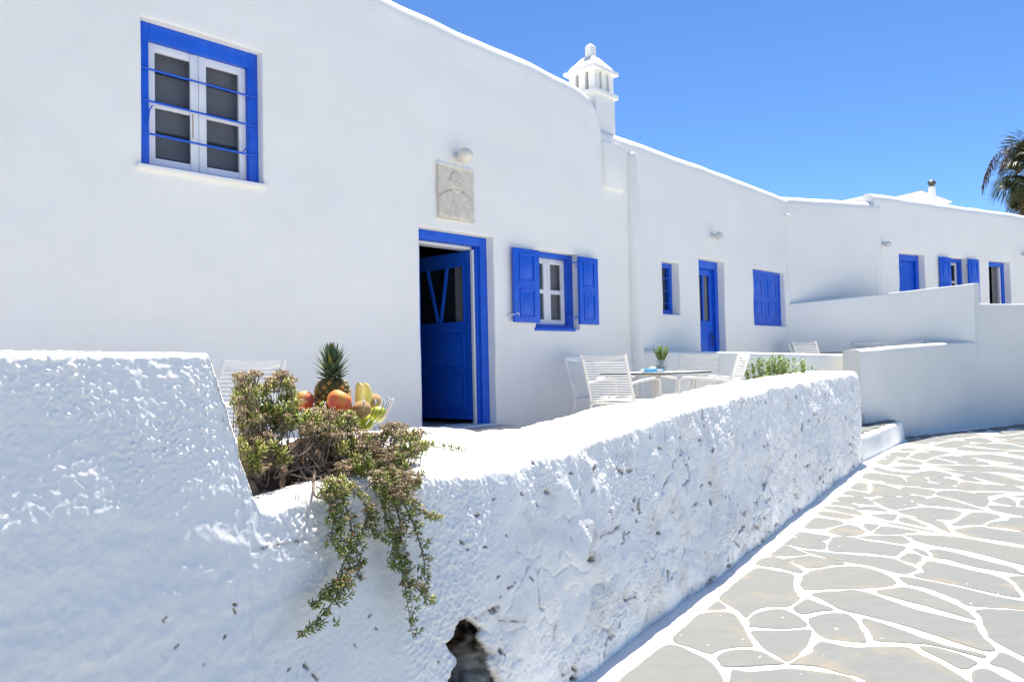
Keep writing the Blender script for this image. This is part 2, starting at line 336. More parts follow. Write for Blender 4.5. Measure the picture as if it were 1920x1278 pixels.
# ---------------------------------------------------------------- facades
def facade(fr, x0, x1, zb, topf, openings, r=.16, step=.07, amp=.009, back=.05, end_caps=True, seed=0):
    """front with openings, rounded parapet and back of the parapet, in frame coordinates (z above the eye)"""
    rr = .014; ops = [(a-rr, b+rr, c-rr, d+rr) for a, b, c, d, _ in openings]
    xs = set(np.round(np.linspace(x0, x1, int((x1-x0)/step)+1), 5)); zmax = max([o[3] for o in ops]+[0])+.12
    zs = set(np.round(np.linspace(zb, zmax, int((zmax-zb)/step)+1), 5))
    def snap(S, vals):
        S = sorted(S); ks = [round(v, 5) for v in vals]
        S = [q for q in S if all(abs(q-k) > step*.35 for k in ks)]
        return sorted(set(S) | set(ks))
    xs = snap(xs, [v for o in ops for v in o[:2]]+[x0, x1]); zs = snap(zs, [v for o in ops for v in o[2:]]+[zb, zmax])
    nz = len(zs); X = np.array(xs); T = np.array([topf(x) for x in xs]); rows = []
    for z in zs: rows.append((np.full(len(X), 0.0), np.full(len(X), z), 0))
    n2 = 16
    for k in range(1, n2+1): rows.append((np.zeros(len(X)), zmax+(np.maximum(T-r, zmax+.05)-zmax)*k/n2, 0))
    cz = np.maximum(T-r, zmax+.05)
    for k in range(1, 13):
        a = math.pi*k/12; rows.append((r-r*math.cos(a)*np.ones(len(X)), cz+r*math.sin(a), 1))
    rows.append((np.full(len(X), 2*r), cz-.35, 0))
    R = len(rows); n = len(X); V = np.zeros((R, n, 3))
    for j, (yy, zz, _) in enumerate(rows): V[j, :, 0] = X; V[j, :, 1] = yy; V[j, :, 2] = zz
    Vf = V.reshape(-1, 3); pw = Vf.copy(); pw[:, 0] += seed*13.7
    d = amp*(fbm(pw, .9, 2, 3)+.45*perlin(pw, 3.1, 9)+.14*perlin(pw, 9, 5))*1.6
    V[:, :, 1] += d.reshape(R, n); V[nz:, :, 2] += (amp*1.6*perlin(np.stack([pw[:, 0]*1.3, pw[:, 0]*0, pw[:, 0]*0+seed], 1), 1.1, 4)).reshape(R, n)[nz:]
    mb = MB(); mb.v = [tuple(p) for p in V.reshape(-1, 3)]
    def inside(i, j):
        cx = (xs[i]+xs[i+1])/2; z = (zs[j]+zs[j+1])/2 if j+1 < nz else 99
        return any(o[0] < cx < o[1] and o[2] < z < o[3] for o in ops)
    for j in range(R-1):
        for i in range(n-1):
            if j < nz-1 and inside(i, j): continue
            mb.f.append((j*n+i, j*n+i+1, (j+1)*n+i+1, (j+1)*n+i))
    for (a, b, c, dd, depth), o in zip(openings, ops):
        i0, i1 = xs.index(round(o[0], 5)), xs.index(round(o[1], 5)); j0, j1 = zs.index(round(o[2], 5)), zs.index(round(o[3], 5))
        loop = [(i, j0) for i in range(i0, i1)]+[(i1, j) for j in range(j0, j1)]+[(i, j1) for i in range(i1, i0, -1)]+[(i0, j) for j in range(j1, j0, -1)]
        prev = [j*n+i for i, j in loop]
        for k in range(1, 5):
            cur = []
            for (i, j) in loop:
                x, y, z = V[j, i]
                if k < 4: t = math.pi/2*k/3; off = rr*math.sin(t); yy = y+rr*(1-math.cos(t))
                else: off = rr; yy = depth
                x = x+off if i == i0 else x-off if i == i1 else x; z = z+off if j == j0 else z-off if j == j1 else z
                cur.append(len(mb.v)); mb.v.append((x, yy, z))
            m = len(cur)
            for q in range(m): mb.f.append((prev[q], prev[(q+1) % m], cur[(q+1) % m], cur[q]))
            prev = cur
    if end_caps:
        for i in (0, n-1):
            ring = [j*n+i for j in range(R)]; k = len(mb.v); x, y, z = mb.v[ring[-1]]; mb.v.append((x, y, zb)); ring.append(k)
            mb.f.append(tuple(ring if i else ring[::-1]))
    return mb
def shell(x0, x1, y0, y1, zb, zt):          # side walls, back wall and flat roof behind a facade
    return MB().add([(x0,y0,zb),(x0,y1,zb),(x1,y1,zb),(x1,y0,zb),(x0,y0,zt),(x0,y1,zt),(x1,y1,zt),(x1,y0,zt)], [(0,4,5,1),(1,5,6,2),(2,6,7,3)])
def house(name, fr, floor, label):
    e = empty(name, fr.world(0, 0, floor), fr.rot, label, 'house'); SH[e.name] = -floor; return e
SH = {}
def part(mb, name, mat, root, parent=None, bevel=0, **k):     # geometry given above the eye, stored above the floor of its house
    return mb.build(name, mat, parent or root, bevel, shift=(0, 0, SH[root.name]), **k)
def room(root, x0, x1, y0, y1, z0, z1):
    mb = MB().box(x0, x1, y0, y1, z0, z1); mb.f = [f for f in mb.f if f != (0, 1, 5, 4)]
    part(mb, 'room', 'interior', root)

TF1, TF2, TF3 = -.83, -.65, -.12             # terrace floors, above the eye

# ---------------------------------------------------------------- ground
def ground():
    mb = MB(); S = 900; n = 24; g = []
    co = sorted(set([-S, -300, -100, -40]+list(np.linspace(-20, 20, 21))+[40, 100, 300, S]))
    k = len(co)
    for y in co:
        for x in co: mb.v.append((x, y, 0))
    for j in range(k-1):
        for i in range(k-1): mb.f.append((j*k+i, j*k+i+1, (j+1)*k+i+1, (j+1)*k+i))
    o = mb.build('street', 'paved_street'); tag(o, kind='structure'); return o
STREET = ground()

# stones traced from the photograph, as pixels of enlarged crops: (origin x, origin y, scale, outlines)
PAV = [
(1120, 1060, 4.8, [
 [(200,1046),(330,945),(560,760),(660,725),(800,770),(960,850),(1050,930),(1110,1046),(1130,1200),(700,1400),(0,1250)],
 [(690,670),(860,500),(950,440),(1180,430),(1260,480),(1320,600),(1385,725),(1280,730),(1150,750),(1060,785),(1020,800),(860,740)],
 [(1000,400),(1085,335),(1150,395)],
 [(1110,300),(1200,210),(1300,120),(1380,60),(1460,30),(1640,60),(1770,95),(1750,180),(1790,270),(1810,300),(1700,370),(1500,380),(1400,420),(1340,470),(1260,400)],
 [(1390,480),(1480,425),(1640,405),(1760,440),(1840,500),(1850,555),(1640,570),(1400,555),(1385,520)],
 [(1410,600),(1640,600),(1890,590),(1915,625),(1860,740),(1720,860),(1600,800),(1500,740),(1440,670)],
 [(1100,830),(1160,790),(1320,770),(1460,790),(1600,860),(1640,890),(1400,905),(1160,915),(1110,870)],
 [(1220,970),(1400,970),(1700,945),(1960,965),(2320,1046),(2400,1300),(1350,1300)]]),
(1520, 1060, 4.8, [
 [(10,60),(150,30),(350,12),(520,30),(640,75),(740,130),(755,165),(700,190),(480,210),(200,215),(0,225),(-60,215),(-85,170),(-60,110)],
 [(20,265),(200,245),(460,240),(900,390),(1380,510),(1460,530),(1530,640),(1640,740),(1580,775),(1350,710),(900,560),(480,450),(290,405),(150,330)],
 [(600,245),(760,215),(850,205),(1000,240),(1200,320),(1380,400),(1440,450),(1460,490),(1200,415),(900,330)],
 [(810,110),(960,125),(1300,195),(1600,270),(1920,330),(2060,360),(2060,410),(1700,385),(1430,365),(1300,300),(1050,210),(880,175)],
 [(1030,60),(1010,20),(1070,-30),(1220,-5),(1450,52),(1640,95),(1760,140),(1830,220),(1880,285),(1700,265),(1300,175),(950,100)],
 [(-140,385),(-40,315),(10,325),(190,398),(60,415),(-70,440)],
 [(0,500),(10,480),(140,445),(260,440),(370,470),(430,560),(490,690),(380,690),(200,670),(100,640),(30,560)],
 [(475,495),(620,520),(900,620),(1150,710),(1450,780),(1550,810),(1520,830),(1300,770),(1050,715),(820,700),(600,685),(560,620)],
 [(1000,750),(1150,755),(1350,820),(1480,875),(1380,935),(1250,880)],
 [(90,700),(350,745),(650,745),(860,745),(1000,820),(1200,920),(1380,1040),(1400,1060),(1400,1300),(700,1300),(500,1040),(300,975),(120,925),(-60,905),(-170,895),(-100,850),(20,790)],
 [(1490,410),(1700,405),(2060,450),(2200,700),(1960,825),(1900,815),(1700,710),(1610,640),(1570,540),(1540,470)],
 [(1640,890),(1690,830),(1730,800),(1930,890),(2100,980),(2000,1060),(1800,950)],
 [(1460,1000),(1580,945),(1780,1046),(1900,1120),(1700,1300),(1560,1200)],
 [(1800,110),(2060,120),(2060,260),(1930,250),(1870,170)]]),
(1320, 920, 6.4, [
 [(640,890),(740,810),(920,820),(1100,910),(1180,965),(1120,985),(900,930)],
 [(810,780),(900,700),(960,660),(1040,680),(1220,765),(1000,785)],
 [(990,825),(1230,790),(1320,795),(1500,830),(1690,880),(1500,900),(1290,935),(1150,890)],
 [(980,640),(1070,570),(1250,590),(1430,620),(1425,705),(1200,690),(1050,655)],
 [(1100,550),(1150,500),(1300,520),(1490,550),(1440,600),(1250,580)],
 [(1210,440),(1330,335),(1500,345),(1610,360),(1660,395),(1560,430),(1420,465),(1300,460)],
 [(1500,485),(1620,435),(1740,415),(1860,450),(1920,500),(1850,535),(1700,545),(1580,525)],
 [(1510,650),(1570,565),(1750,560),(1950,605),(2220,645),(2410,680),(2340,740),(2270,785),(1920,750),(1700,740),(1540,730),(1500,690)],
 [(1180,715),(1500,748),(1920,785),(2240,815),(2360,860),(2520,930),(2530,960),(2370,1000),(2150,950),(1920,890),(1650,850),(1350,772)],
 [(1380,290),(1420,250),(1600,270),(1790,305),(1740,335),(1600,330)],
 [(1450,210),(1500,190),(1650,200),(1800,235),(1900,290),(1700,270)],
 [(1520,165),(1580,130),(1700,140),(1830,175),(1840,210),(1700,190)],
 [(1610,100),(1660,75),(1800,90),(1920,105),(2030,150),(1940,165),(1800,140)],
 [(1680,45),(1730,5),(1880,20),(2000,50),(2040,75),(1900,75)]]),
(1620, 920, 6.4, [
 [(110,115),(250,80),(400,80),(560,130),(640,180),(480,215),(340,225),(200,170)],
 [(410,250),(600,215),(750,205),(1000,225),(1130,250),(1170,270),(1100,330),(1020,350),(800,340),(600,310)],
 [(610,130),(850,80),(890,75),(1100,130),(1400,220),(1450,240),(1200,220),(900,190),(760,180)],
 [(450,80),(560,55),(740,85),(590,120)],
 [(880,20),(1050,0),(1300,30),(1480,85),(1430,200),(1150,120),(890,60)],
 [(1230,300),(1330,265),(1550,280),(1640,320),(1600,340),(1480,370),(1400,410),(1250,415),(1090,430),(1060,400),(1130,370)],
 [(1110,470),(1380,435),(1600,470),(2060,530),(2100,680),(1700,615),(1300,560),(1180,520)],
 [(500,540),(800,540),(1050,555),(1300,590),(1600,650),(2060,730),(2060,900),(1800,870),(1500,790),(1150,710),(850,660),(640,610),(580,570)],
 [(100,290),(350,285),(390,300),(340,360),(200,330)],
 [(430,365),(480,320),(620,370),(770,440),(600,410)],
 [(610,330),(900,365),(970,420),(1040,510),(950,480),(800,400)],
 [(140,520),(200,440),(400,450),(600,485),(640,500),(480,515),(420,525)],
 [(0,405),(170,415),(100,480),(40,470)],
 [(250,385),(400,400),(700,460),(950,515),(700,480),(500,440)],
 [(150,545),(420,545),(500,580),(530,630),(400,635),(200,600),(0,575),(-40,560),(60,545)],
 [(450,820),(540,760),(690,795),(650,850),(620,880),(500,850)],
 [(590,710),(640,700),(740,745),(770,780),(700,775)],
 [(640,650),(760,680),(720,690),(620,675)],
 [(790,720),(950,720),(1200,780),(1500,860),(1750,920),(1900,990),(2060,1040),(1700,980),(1300,910),(1000,830),(860,810),(830,760)],
 [(1540,130),(1680,75),(1800,125),(1820,165),(1780,185),(1560,140)],
 [(1510,180),(1700,190),(2060,225),(2060,330),(1700,270),(1520,220)],
 [(1760,330),(2060,345),(2060,500),(1700,450),(1480,430),(1560,380),(1720,360)],
 [(1350,25),(1700,25),(1560,55),(1490,70)],
 [(1790,65),(2060,50),(2060,85),(1850,85)],
 [(1900,110),(2060,110),(2060,195),(1880,180)],
 [(450,-5),(820,-5),(810,60),(740,65),(600,40)],
 [(-100,225),(0,195),(150,195),(280,250),(60,235)]]),
(1520, 860, 4.8, [
 [(470,170),(520,130),(700,145),(800,165),(840,205),(640,205),(560,195)],
 [(870,165),(1000,160),(1050,195),(1010,230),(880,205)],
 [(640,215),(900,210),(980,235),(950,250),(800,240)],
 [(1080,170),(1200,175),(1320,200),(1280,245),(1090,205)],
 [(1060,220),(1290,255),(1280,275),(1000,260)],
 [(1370,210),(1550,230),(1800,245),(1890,270),(1900,300),(1600,290),(1330,280)],
 [(900,140),(1050,110),(1150,115),(1270,145),(1240,165),(1040,165)],
 [(1330,160),(1420,160),(1500,190),(1540,215),(1380,195)],
 [(1180,100),(1400,117),(1650,137),(2000,240),(1750,235),(1500,175),(1340,140)],
 [(550,225),(640,230),(780,270),(900,315),(800,335),(600,340),(540,310),(570,275)],
 [(360,270),(420,220),(500,225),(510,270),(490,295)],
 [(820,270),(870,255),(1090,285),(1085,325),(940,320),(830,285)],
 [(330,310),(360,290),(500,310),(560,340),(420,345)],
 [(1120,65),(1300,62),(1700,75),(2000,125),(2000,155),(1700,125),(1400,112),(1250,95)],
 [(560,95),(600,80),(720,110),(850,125),(1000,150),(800,150),(650,125)],
 [(730,75),(850,65),(980,75),(960,100),(850,105)],
 [(240,370),(290,340),(500,360),(570,405),(560,420),(380,400)]]),
(1600, 790, 6.0, [
 [(610,220),(750,200),(840,220),(870,255),(780,260),(700,255)],
 [(760,195),(900,180),(1070,205),(960,235),(900,235)],
 [(940,170),(1080,155),(1140,185),(1060,195)],
 [(1110,155),(1280,130),(1500,165),(1350,170),(1200,190)],
 [(900,270),(1080,225),(1180,215),(1320,240),(1190,290),(1060,300)],
 [(1220,205),(1370,185),(1480,190),(1580,235),(1400,240)],
 [(1270,270),(1400,250),(1580,250),(1760,260),(2000,310),(2000,330),(1700,320),(1450,290)],
 [(1160,310),(1250,285),(1450,305),(1740,330),(1650,350),(1400,345),(1200,325)],
 [(500,320),(600,300),(720,305),(640,335)],
 [(400,370),(470,350),(640,350),(600,400),(540,410)],
 [(640,400),(730,355),(900,355),(1040,365),(900,400),(800,440),(680,425)],
 [(800,320),(1000,335),(1090,360),(1060,370),(850,345)],
 [(1190,385),(1400,375),(1570,375),(1800,410),(2000,440),(2000,462),(1700,465),(1480,430)],
 [(940,400),(1150,390),(1400,430),(1300,455),(1160,455),(1050,430)],
 [(820,460),(920,420),(1100,460),(1150,485),(950,485)],
 [(1180,465),(1430,450),(1530,490),(1250,490)],
 [(350,400),(400,385),(500,410),(420,430)],
 [(270,465),(330,430),(460,435),(380,490)],
 [(500,460),(540,430),(700,440),(780,475),(700,490)],
 [(1600,210),(1800,225),(2000,240),(2000,290),(1750,245)],
 [(1640,150),(1700,120),(2000,75),(2000,108),(1780,145)],
 [(1560,175),(1780,155),(2000,125),(2000,180),(1850,185),(1700,200)],
 [(1740,352),(1820,335),(2000,350),(2000,395),(1780,375)],
 [(1720,480),(2000,470),(2000,520),(1800,500)],
 [(590,172),(680,170),(710,190),(600,205)],[(720,168),(850,150),(880,168),(740,190)],[(900,147),(1030,130),(1055,142),(900,165)],
 [(1080,127),(1250,110),(1290,120),(1100,145)],[(1310,102),(1480,87),(1490,112),(1380,120)],[(1510,82),(1720,58),(1740,92),(1620,110)],[(1740,55),(1900,32),(2000,35),(2000,70),(1780,80)]]),
]
def clip_half(poly, p, nrm):                # keep the side where (x-p).n <= 0
    out = []
    for i in range(len(poly)):
        a, b = poly[i], poly[(i+1) % len(poly)]; da = (a-p).dot(nrm); db = (b-p).dot(nrm)
        if da <= 0: out.append(a)
        if da*db < 0: out.append(a+(b-a)*(da/(da-db)))
    return out
def paving():
    rnd = random.Random(4); polys = []
    for ox, oy, k, L in PAV:
        for pl in L:
            P = [on_ground(ox+x/k, oy+y/k) for x, y in pl]; P = [Vector((p.x, p.y)) for p in P]
            polys.append(P)
    traced = [p for q in polys for p in catmull(q, 4, True)]
    # the same paving going on beyond the traced field (right of the picture and behind the camera)
    seeds = []
    def off(p): return (p-FW.P).dot(FW.I)
    for _ in range(6000):
        p = Vector((rnd.uniform(-.6, 11), rnd.uniform(-.8, 14.2)))
        if off(p) > -.55 or p.y > 12.2+.42*(p.x-6) or p.x > .64*p.y+2.0: continue
        if any((p-s).length < .5 for s in seeds): continue
        if min((p-t).length for t in traced) < .2: continue
        if any(abs(cross_in(p, q)) for q in polys): continue
        seeds.append(p)
    for s in seeds:
        c = [s+Vector((x, y))*.62 for x, y in ((-1,-1),(1,-1),(1,1),(-1,1))]
        for t in seeds:
            if t is not s and (t-s).length < 1.4: d = (t-s).normalized(); c = clip_half(c, (s+t)/2-d*.027, d)
        for t in traced:
            L = (t-s).length
            if L < 1.2: d = (t-s)/L; c = clip_half(c, t-d*.035, d)
        p = FW.P-FW.I*.27; c = clip_half(c, p, FW.I)
        if len(c) > 2 and min((c[i]-c[(i+1) % len(c)]).length for i in range(len(c))) > -1: polys.append(c)
    k = 0
    for P in polys:
        ar = sum(P[i].x*P[(i+1) % len(P)].y-P[(i+1) % len(P)].x*P[i].y for i in range(len(P)))/2
        if abs(ar) < .004: continue
        if ar < 0: P = P[::-1]
        c0 = sum(P, Vector((0, 0)))/len(P); P = [q+(q-c0).normalized()*.012 for q in P]
        Q = catmull(P, 6, True); m = len(Q); c = sum(Q, Vector((0, 0)))/m; wv = perlin(np.array([(q.x, q.y, 0) for q in Q]), 13, 66); Q = [q+(q-c).normalized()*float(v)*.011 for q, v in zip(Q, wv)]; z1 = .0072+rnd.uniform(0, .0012)
        Q2 = [q+(c-q).normalized()*min(.006, (c-q).length*.1) for q in Q]
        Q3 = [q+(c-q)*.35 for q in Q]
        V = [(q.x-c.x, q.y-c.y, .003) for q in Q]+[(q.x-c.x, q.y-c.y, z1) for q in Q2]+[(q.x-c.x, q.y-c.y, z1+.0003) for q in Q3]
        F = []
        for r in (0, 1):
            for i in range(m): F.append((r*m+i, r*m+(i+1) % m, (r+1)*m+(i+1) % m, (r+1)*m+i))
        F.append(tuple(2*m+i for i in range(m)))
        me = bpy.data.meshes.new('paving_stone'); me.from_pydata(V, [], F); me.update()
        at = me.attributes.new('edge', 'FLOAT', 'POINT'); at.data.foreach_set('value', np.array([1.0]*(2*m)+[0.0]*m, np.float32))
        link('paving_stone', me, 'slate_slab', STREET, (c.x, c.y, 0))
    print('paving stones', len(polys))
def cross_in(p, q):
    ins = False; j = len(q)-1
    for i in range(len(q)):
        if (q[i].y > p.y) != (q[j].y > p.y) and p.x < (q[j].x-q[i].x)*(p.y-q[i].y)/(q[j].y-q[i].y)+q[i].x: ins = not ins
        j = i
    return ins
paving()
# white painted joints: one sheet under the stones
def joints():
    mb = MB(); pts = []
    for x in np.linspace(-2, 12, 71):
        for y in np.linspace(-1.5, 15, 83): pts.append((x, y))
    n = 83; V = np.array([(x, y, 0) for x, y in pts]); V[:, 2] = .0045+.0015*perlin(V, 2.3, 8)
    F = [(i*n+j, (i+1)*n+j, (i+1)*n+j+1, i*n+j+1) for i in range(70) for j in range(82)]
    o = link('painted_joints', np_mesh('painted_joints', V, F), 'joint_white', STREET)
joints()

# ---------------------------------------------------------------- terraces
def slab(name, pts, ztop, zbot, mat):
    mb = MB(); m = len(pts); mb.v = [(p.x, p.y, zbot) for p in pts]+[(p.x, p.y, ztop) for p in pts]
    mb.f = [tuple(m+i for i in range(m)), tuple(range(m-1, -1, -1))]+[(i, (i+1) % m, m+(i+1) % m, m+i) for i in range(m)]
    ar = sum(pts[i].x*pts[(i+1) % m].y-pts[(i+1) % m].x*pts[i].y for i in range(m))
    if ar < 0: mb.f = [f[::-1] for f in mb.f]
    o = mb.build(name, mat); tag(o, kind='structure'); return o
def fw(t, w): q = FW.P+FW.D*t+FW.I*w; return q
def fa(s, w=0): q = FA.P+FA.D*s+FA.I*w; return q
def fc(s, w=0): q = FC.P+FC.D*s+FC.I*w; return q
DIV0, DIV1 = fa(3.22, .1), Vector((5.08, 11.95))
slab('terrace', [fw(-2.5, .5), fw(10.35, .5), Vector((4.35, 10.5)), Vector((5.25, 11.85)), DIV1, DIV0, fa(-6.5, .1)], TF1+EZ, -.05, 'terrace_paint')
CRN = fa(8.39); FWP = [(5.0,11.5),(5.5,11.98),(6.03,12.51),(6.84,13.26),(7.82,13.97),(8.27,14.19),(9.17,14.45),(11,14.8),(14,15.2)]
slab('terrace', [DIV0, Vector((5.1, 12.0)), Vector((6.0, 12.65)), Vector((6.8, 13.4)), Vector((7.8, 14.1)), Vector((8.1, 14.25)), CRN+Vector((0, .08)), fa(8.39, .1)], TF2+EZ, -.05, 'terrace_paint')
slab('terrace', [CRN+Vector((.05, .1)), Vector((8.2, 14.32)), Vector((9.2, 14.6)), Vector((14, 15.35)), fc(9, .1), fc(0, .1)], TF3+EZ, -.05, 'terrace_paint')
# ---------------------------------------------------------------- house with the open door
HA = house('house', FA, TF1, 'tall white house with open blue door, relief plaque and high barred window')
TOPA = [(-9, 3.72), (-1.5, 3.61), (-.555, 3.55), (.48, 3.512), (1.36, 3.50), (1.95, 3.456), (2.216, 3.437), (2.433, 3.377), (2.56, 3.30), (2.63, 3.19), (2.66, 3.06)]
W1 = (-3.10, -2.115, 1.50, 2.60); DR = (-.431, .62, -.64, 1.352); W2 = (1.30, 2.13, .39, 1.29)
mb = facade(FA, -9, 2.66, TF1-.1, lambda x: float(interp(x, TOPA)), [(*W1, .22), (*DR, .35), (*W2, .3)], r=.17)
part(mb, 'wall', 'white_plaster', HA, ang=50)
part(shell(-9, 2.66, .05, 6, TF1-.1, 3.0), 'side_wall', 'white_plaster', HA)
part(MB().box(-9.02, 2.64, .12, 6.02, 2.86, 3.0), 'roof', 'white_plaster', HA)
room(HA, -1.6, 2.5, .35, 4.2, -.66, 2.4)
part(MB().box(-1.55, 2.45, .345, 4.1, -.659, -.652), 'room_floor', 'marble', HA)  # paler floor added to bounce light onto the door leaf
def behind(root, w, y, mat='curtain'):       # cloth, or a dark sheet standing in for an unlit room
    part(MB().box(w[0]-.05, w[1]+.05, y, y+.02, w[2]-.05, w[3]+.05), 'curtain', mat, root)
def casement(root, w, fy, fw_, cols, rows, sash_y, st=.05, top=None, bot=None, inner='curtain', sashmat='white_wood', pd=.09, mid=.04):
    """blue frame in an opening, sashes with panes; returns the frame"""
    x0, x1, z0, z1 = w; top = fw_ if top is None else top; bot = fw_ if bot is None else bot
    fr = part(MB().frame(x0+.001, x1-.001, z0+.001, z1-.001, fw_, fy, fy+.09, top, bot), 'window', 'blue_paint', root, bevel=.004)
    ix0, ix1, iz0, iz1 = x0+fw_, x1-fw_, z0+bot, z1-top; cw = (ix1-ix0)/cols
    for c in range(cols):
        a, b = ix0+c*cw+.002, ix0+(c+1)*cw-.002; m = MB().frame(a, b, iz0+.002, iz1-.002, st, sash_y, sash_y+.035)
        rh = (iz1-iz0-2*st)/rows
        for r in range(1, rows): z = iz0+st+rh*r; m.box(a+st, b-st, sash_y+.003, sash_y+.032, z-mid/2, z+mid/2)
        part(m, 'sash', sashmat, root, fr, bevel=.004)
        for r in range(rows):
            z = iz0+st+rh*r; part(MB().box(a+st-.004, b-st+.004, sash_y+.016, sash_y+.020, z-.004, z+rh+.004), 'pane', 'window_glass', root, fr)
    if inner: behind(root, (ix0, ix1, iz0, iz1), sash_y+pd, inner)
    return fr
# high barred window
f1 = casement(HA, W1, .075, .085, 2, 2, .115, .062, .13, .035, inner=None)
part(MB().box(-2.68, -2.64, .107, .118, 1.54, 2.46), 'astragal', 'white_wood', HA, f1, bevel=.003)
part(MB().box(-2.664, -2.658, .1045, .1068, 1.80, 1.99), 'rust_streak', 'rust', HA, f1)
for z in (2.245, 2.005, 1.76): part(MB().tube([(W1[0]+.02, .062, z), (W1[1]-.02, .062, z-.012)], .0085, 8), 'bar', 'blue_paint', HA, f1)
part(MB().tube([(W1[0]+.07, .06, 1.83), (W1[0]+.075, .045, 1.93), (W1[0]+.10, .05, 1.97)], .006, 6), 'hook', 'blue_paint', HA, f1)
part(MB().tube([(W1[1]-.15, .06, 1.76), (W1[1]-.105, .045, 1.82), (W1[1]-.07, .05, 1.90)], .006, 6), 'hook', 'blue_paint', HA, f1)
part(MB().box(W1[0]-.04, W1[1]+.02, -.03, .07, W1[2]-.025, W1[2]+.006), 'sill', 'white_plaster', HA, f1, bevel=.006)
part(MB().box(-3.06, -2.15, .205, .215, 1.50, 2.50), 'blind', 'blind_grey', HA, f1)
for z in (1.60, 1.80, 2.03, 2.27): part(MB().box(-3.05, -2.16, .196, .199, z, z+.028), 'blind_rail', 'iron_black', HA, f1)
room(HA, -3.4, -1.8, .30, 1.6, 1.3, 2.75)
# shutters
def shutter(root, parent, x0, x1, z0, z1, y, th=.035, flip=False):
    s = part(MB().box(x0, x1, y-th, y, z0, z1), 'shutter', 'blue_paint', root, parent, bevel=.004)
    w = x1-x0; h = z1-z0
    for a, b in ((.07, .455), (.53, .915)):
        X0, X1, Z0, Z1 = x0+w*.22, x1-w*.22, z0+h*a, z0+h*b
        part(MB().frame(X0-.02, X1+.02, Z0-.02, Z1+.02, .02, y-th-.010, y-th-.0004), 'moulding', 'blue_paint', root, s, bevel=.003) if s.parent is root else None
    return s
def shutter_thing(root, x0, x1, z0, z1, y, hx, th=.035, lo=.06):
    s = part(MB().box(x0, x1, y-th, y, z0, z1), 'shutter', 'blue_paint', root, bevel=.004); w = x1-x0; h = z1-z0
    for a, b in ((lo, .455), (.545, 1-lo)):
        X0, X1, Z0, Z1 = x0+w*.2, x1-w*.2, z0+h*a, z0+h*b
        part(MB().frame(X0, X1, Z0, Z1, .022, y-th-.011, y-th-.0004), 'moulding', 'blue_paint', root, s, bevel=.004)
        part(MB().panel(X0+.04, X1-.04, Z0+.04, Z1-.04, y-th-.0008, .010, .022), 'panel', 'blue_paint', root, s)
    for z in (z0+h*.1, z0+h*.86): part(MB().bar((hx, y+.012, z), ((x0+x1)/2 if abs(hx) > 98 else hx+(.05 if hx < x0 else -.05), y-th*.5, z), .03, .014), 'hinge', 'blue_paint', root, s, bevel=.002)
    return s
f2 = casement(HA, W2, .10, .085, 2, 2, .165, .062, .06, .05, inner=None, mid=.05)
behind(HA, W2, .24)
part(MB().box(W2[0]-.03, W2[1]-.12, -.02, .14, W2[2]-.03, W2[2]+.004), 'sill', 'blue_paint', HA, f2, bevel=.004)
s = shutter_thing(HA, .875, 1.305, .445, 1.262, -.03, 1.33)
part(MB().box(.868, .885, -.068, -.066, .445, 1.262), 'hinge_rail', 'blue_paint', HA, s)
part(MB().tube([(.80, -.005, .50), (.86, -.06, .53), (.93, -.072, .545), (.94, -.07, .52)], .006, 6), 'stay_hook', 'white_wood', HA, s)
s = shutter_thing(HA, 2.055, 2.435, .447, 1.262, -.03, 2.04)
part(MB().bar((2.06, -.02, .53), (1.96, .05, .53), .03, .012), 'hinge', 'blue_paint', HA, s); part(MB().bar((2.06, -.02, 1.19), (1.96, .05, 1.19), .03, .012), 'hinge', 'blue_paint', HA, s)
# door: frame in the opening, leaf standing open at a right angle to the wall
DF = part(MB().box(DR[1]-.105, DR[1]-.001, .10, .20, DR[2], DR[3]-.001).box(DR[0]+.001, DR[0]+.085, .10, .20, DR[2], DR[3]-.001).box(DR[0]+.085, DR[1]-.105, .1006, .1994, DR[3]-.10, DR[3]-.001)
          .box(DR[1]-.135, DR[1]-.105, .135, .1990, DR[2], DR[3]-.10), 'door', 'blue_paint', HA, bevel=.005)
part(MB().box(DR[1]-.160, DR[1]-.137, .16, .198, DR[2], DR[3]-.13), 'jamb_edge', 'white_wood', HA, DF, bevel=.003)
part(MB().box(DR[0]+.12, DR[1]-.10, .20, .34, DR[3]-.125, DR[3]-.06), 'lintel', 'white_wood', HA, DF, bevel=.003)
LX = DR[1]-.15; LY0, LY1 = .215, 1.16; LZ0, LZ1 = -.60, 1.22    # leaf lies in the plane x = LX, seen from the left
def leaf_box(y0, y1, z0, z1, x0, x1): return MB().box(x0, x1, y0, y1, z0, z1)
m = MB(); WZ0 = .46; WZ1 = 1.06; SY = .10
m.box(LX, LX+.042, LY0, LY0+SY, LZ0, LZ1); m.box(LX, LX+.042, LY1-SY, LY1, LZ0, LZ1)
m.box(LX+.0005, LX+.0415, LY0+SY, LY1-SY, WZ1, LZ1); m.box(LX+.0005, LX+.0415, LY0+SY, LY1-SY, LZ0, WZ0)
LEAF = part(m, 'leaf', 'blue_paint', HA, DF, bevel=.004)
part(MB().box(LX+.018, LX+.024, LY0+SY-.004, LY1-SY+.004, WZ0-.004, WZ1+.004), 'pane', 'window_glass', HA, DF)
ym = (LY0+LY1)/2
part(MB().box(LX+.030, LX+.036, LY0+SY, LY0+SY+.16, WZ0, WZ1), 'pale_strip', 'curtain', HA, DF)  # pale strip stands in for the lit inner wall seen through the glass
def lbar(a, b, w=.03): part(MB().bar((LX-.002, a[0], a[1]), (LX-.002, b[0], b[1]), w, .03, (1, 0, 0)), 'glazing_bar', 'blue_paint', HA, DF, bevel=.003)
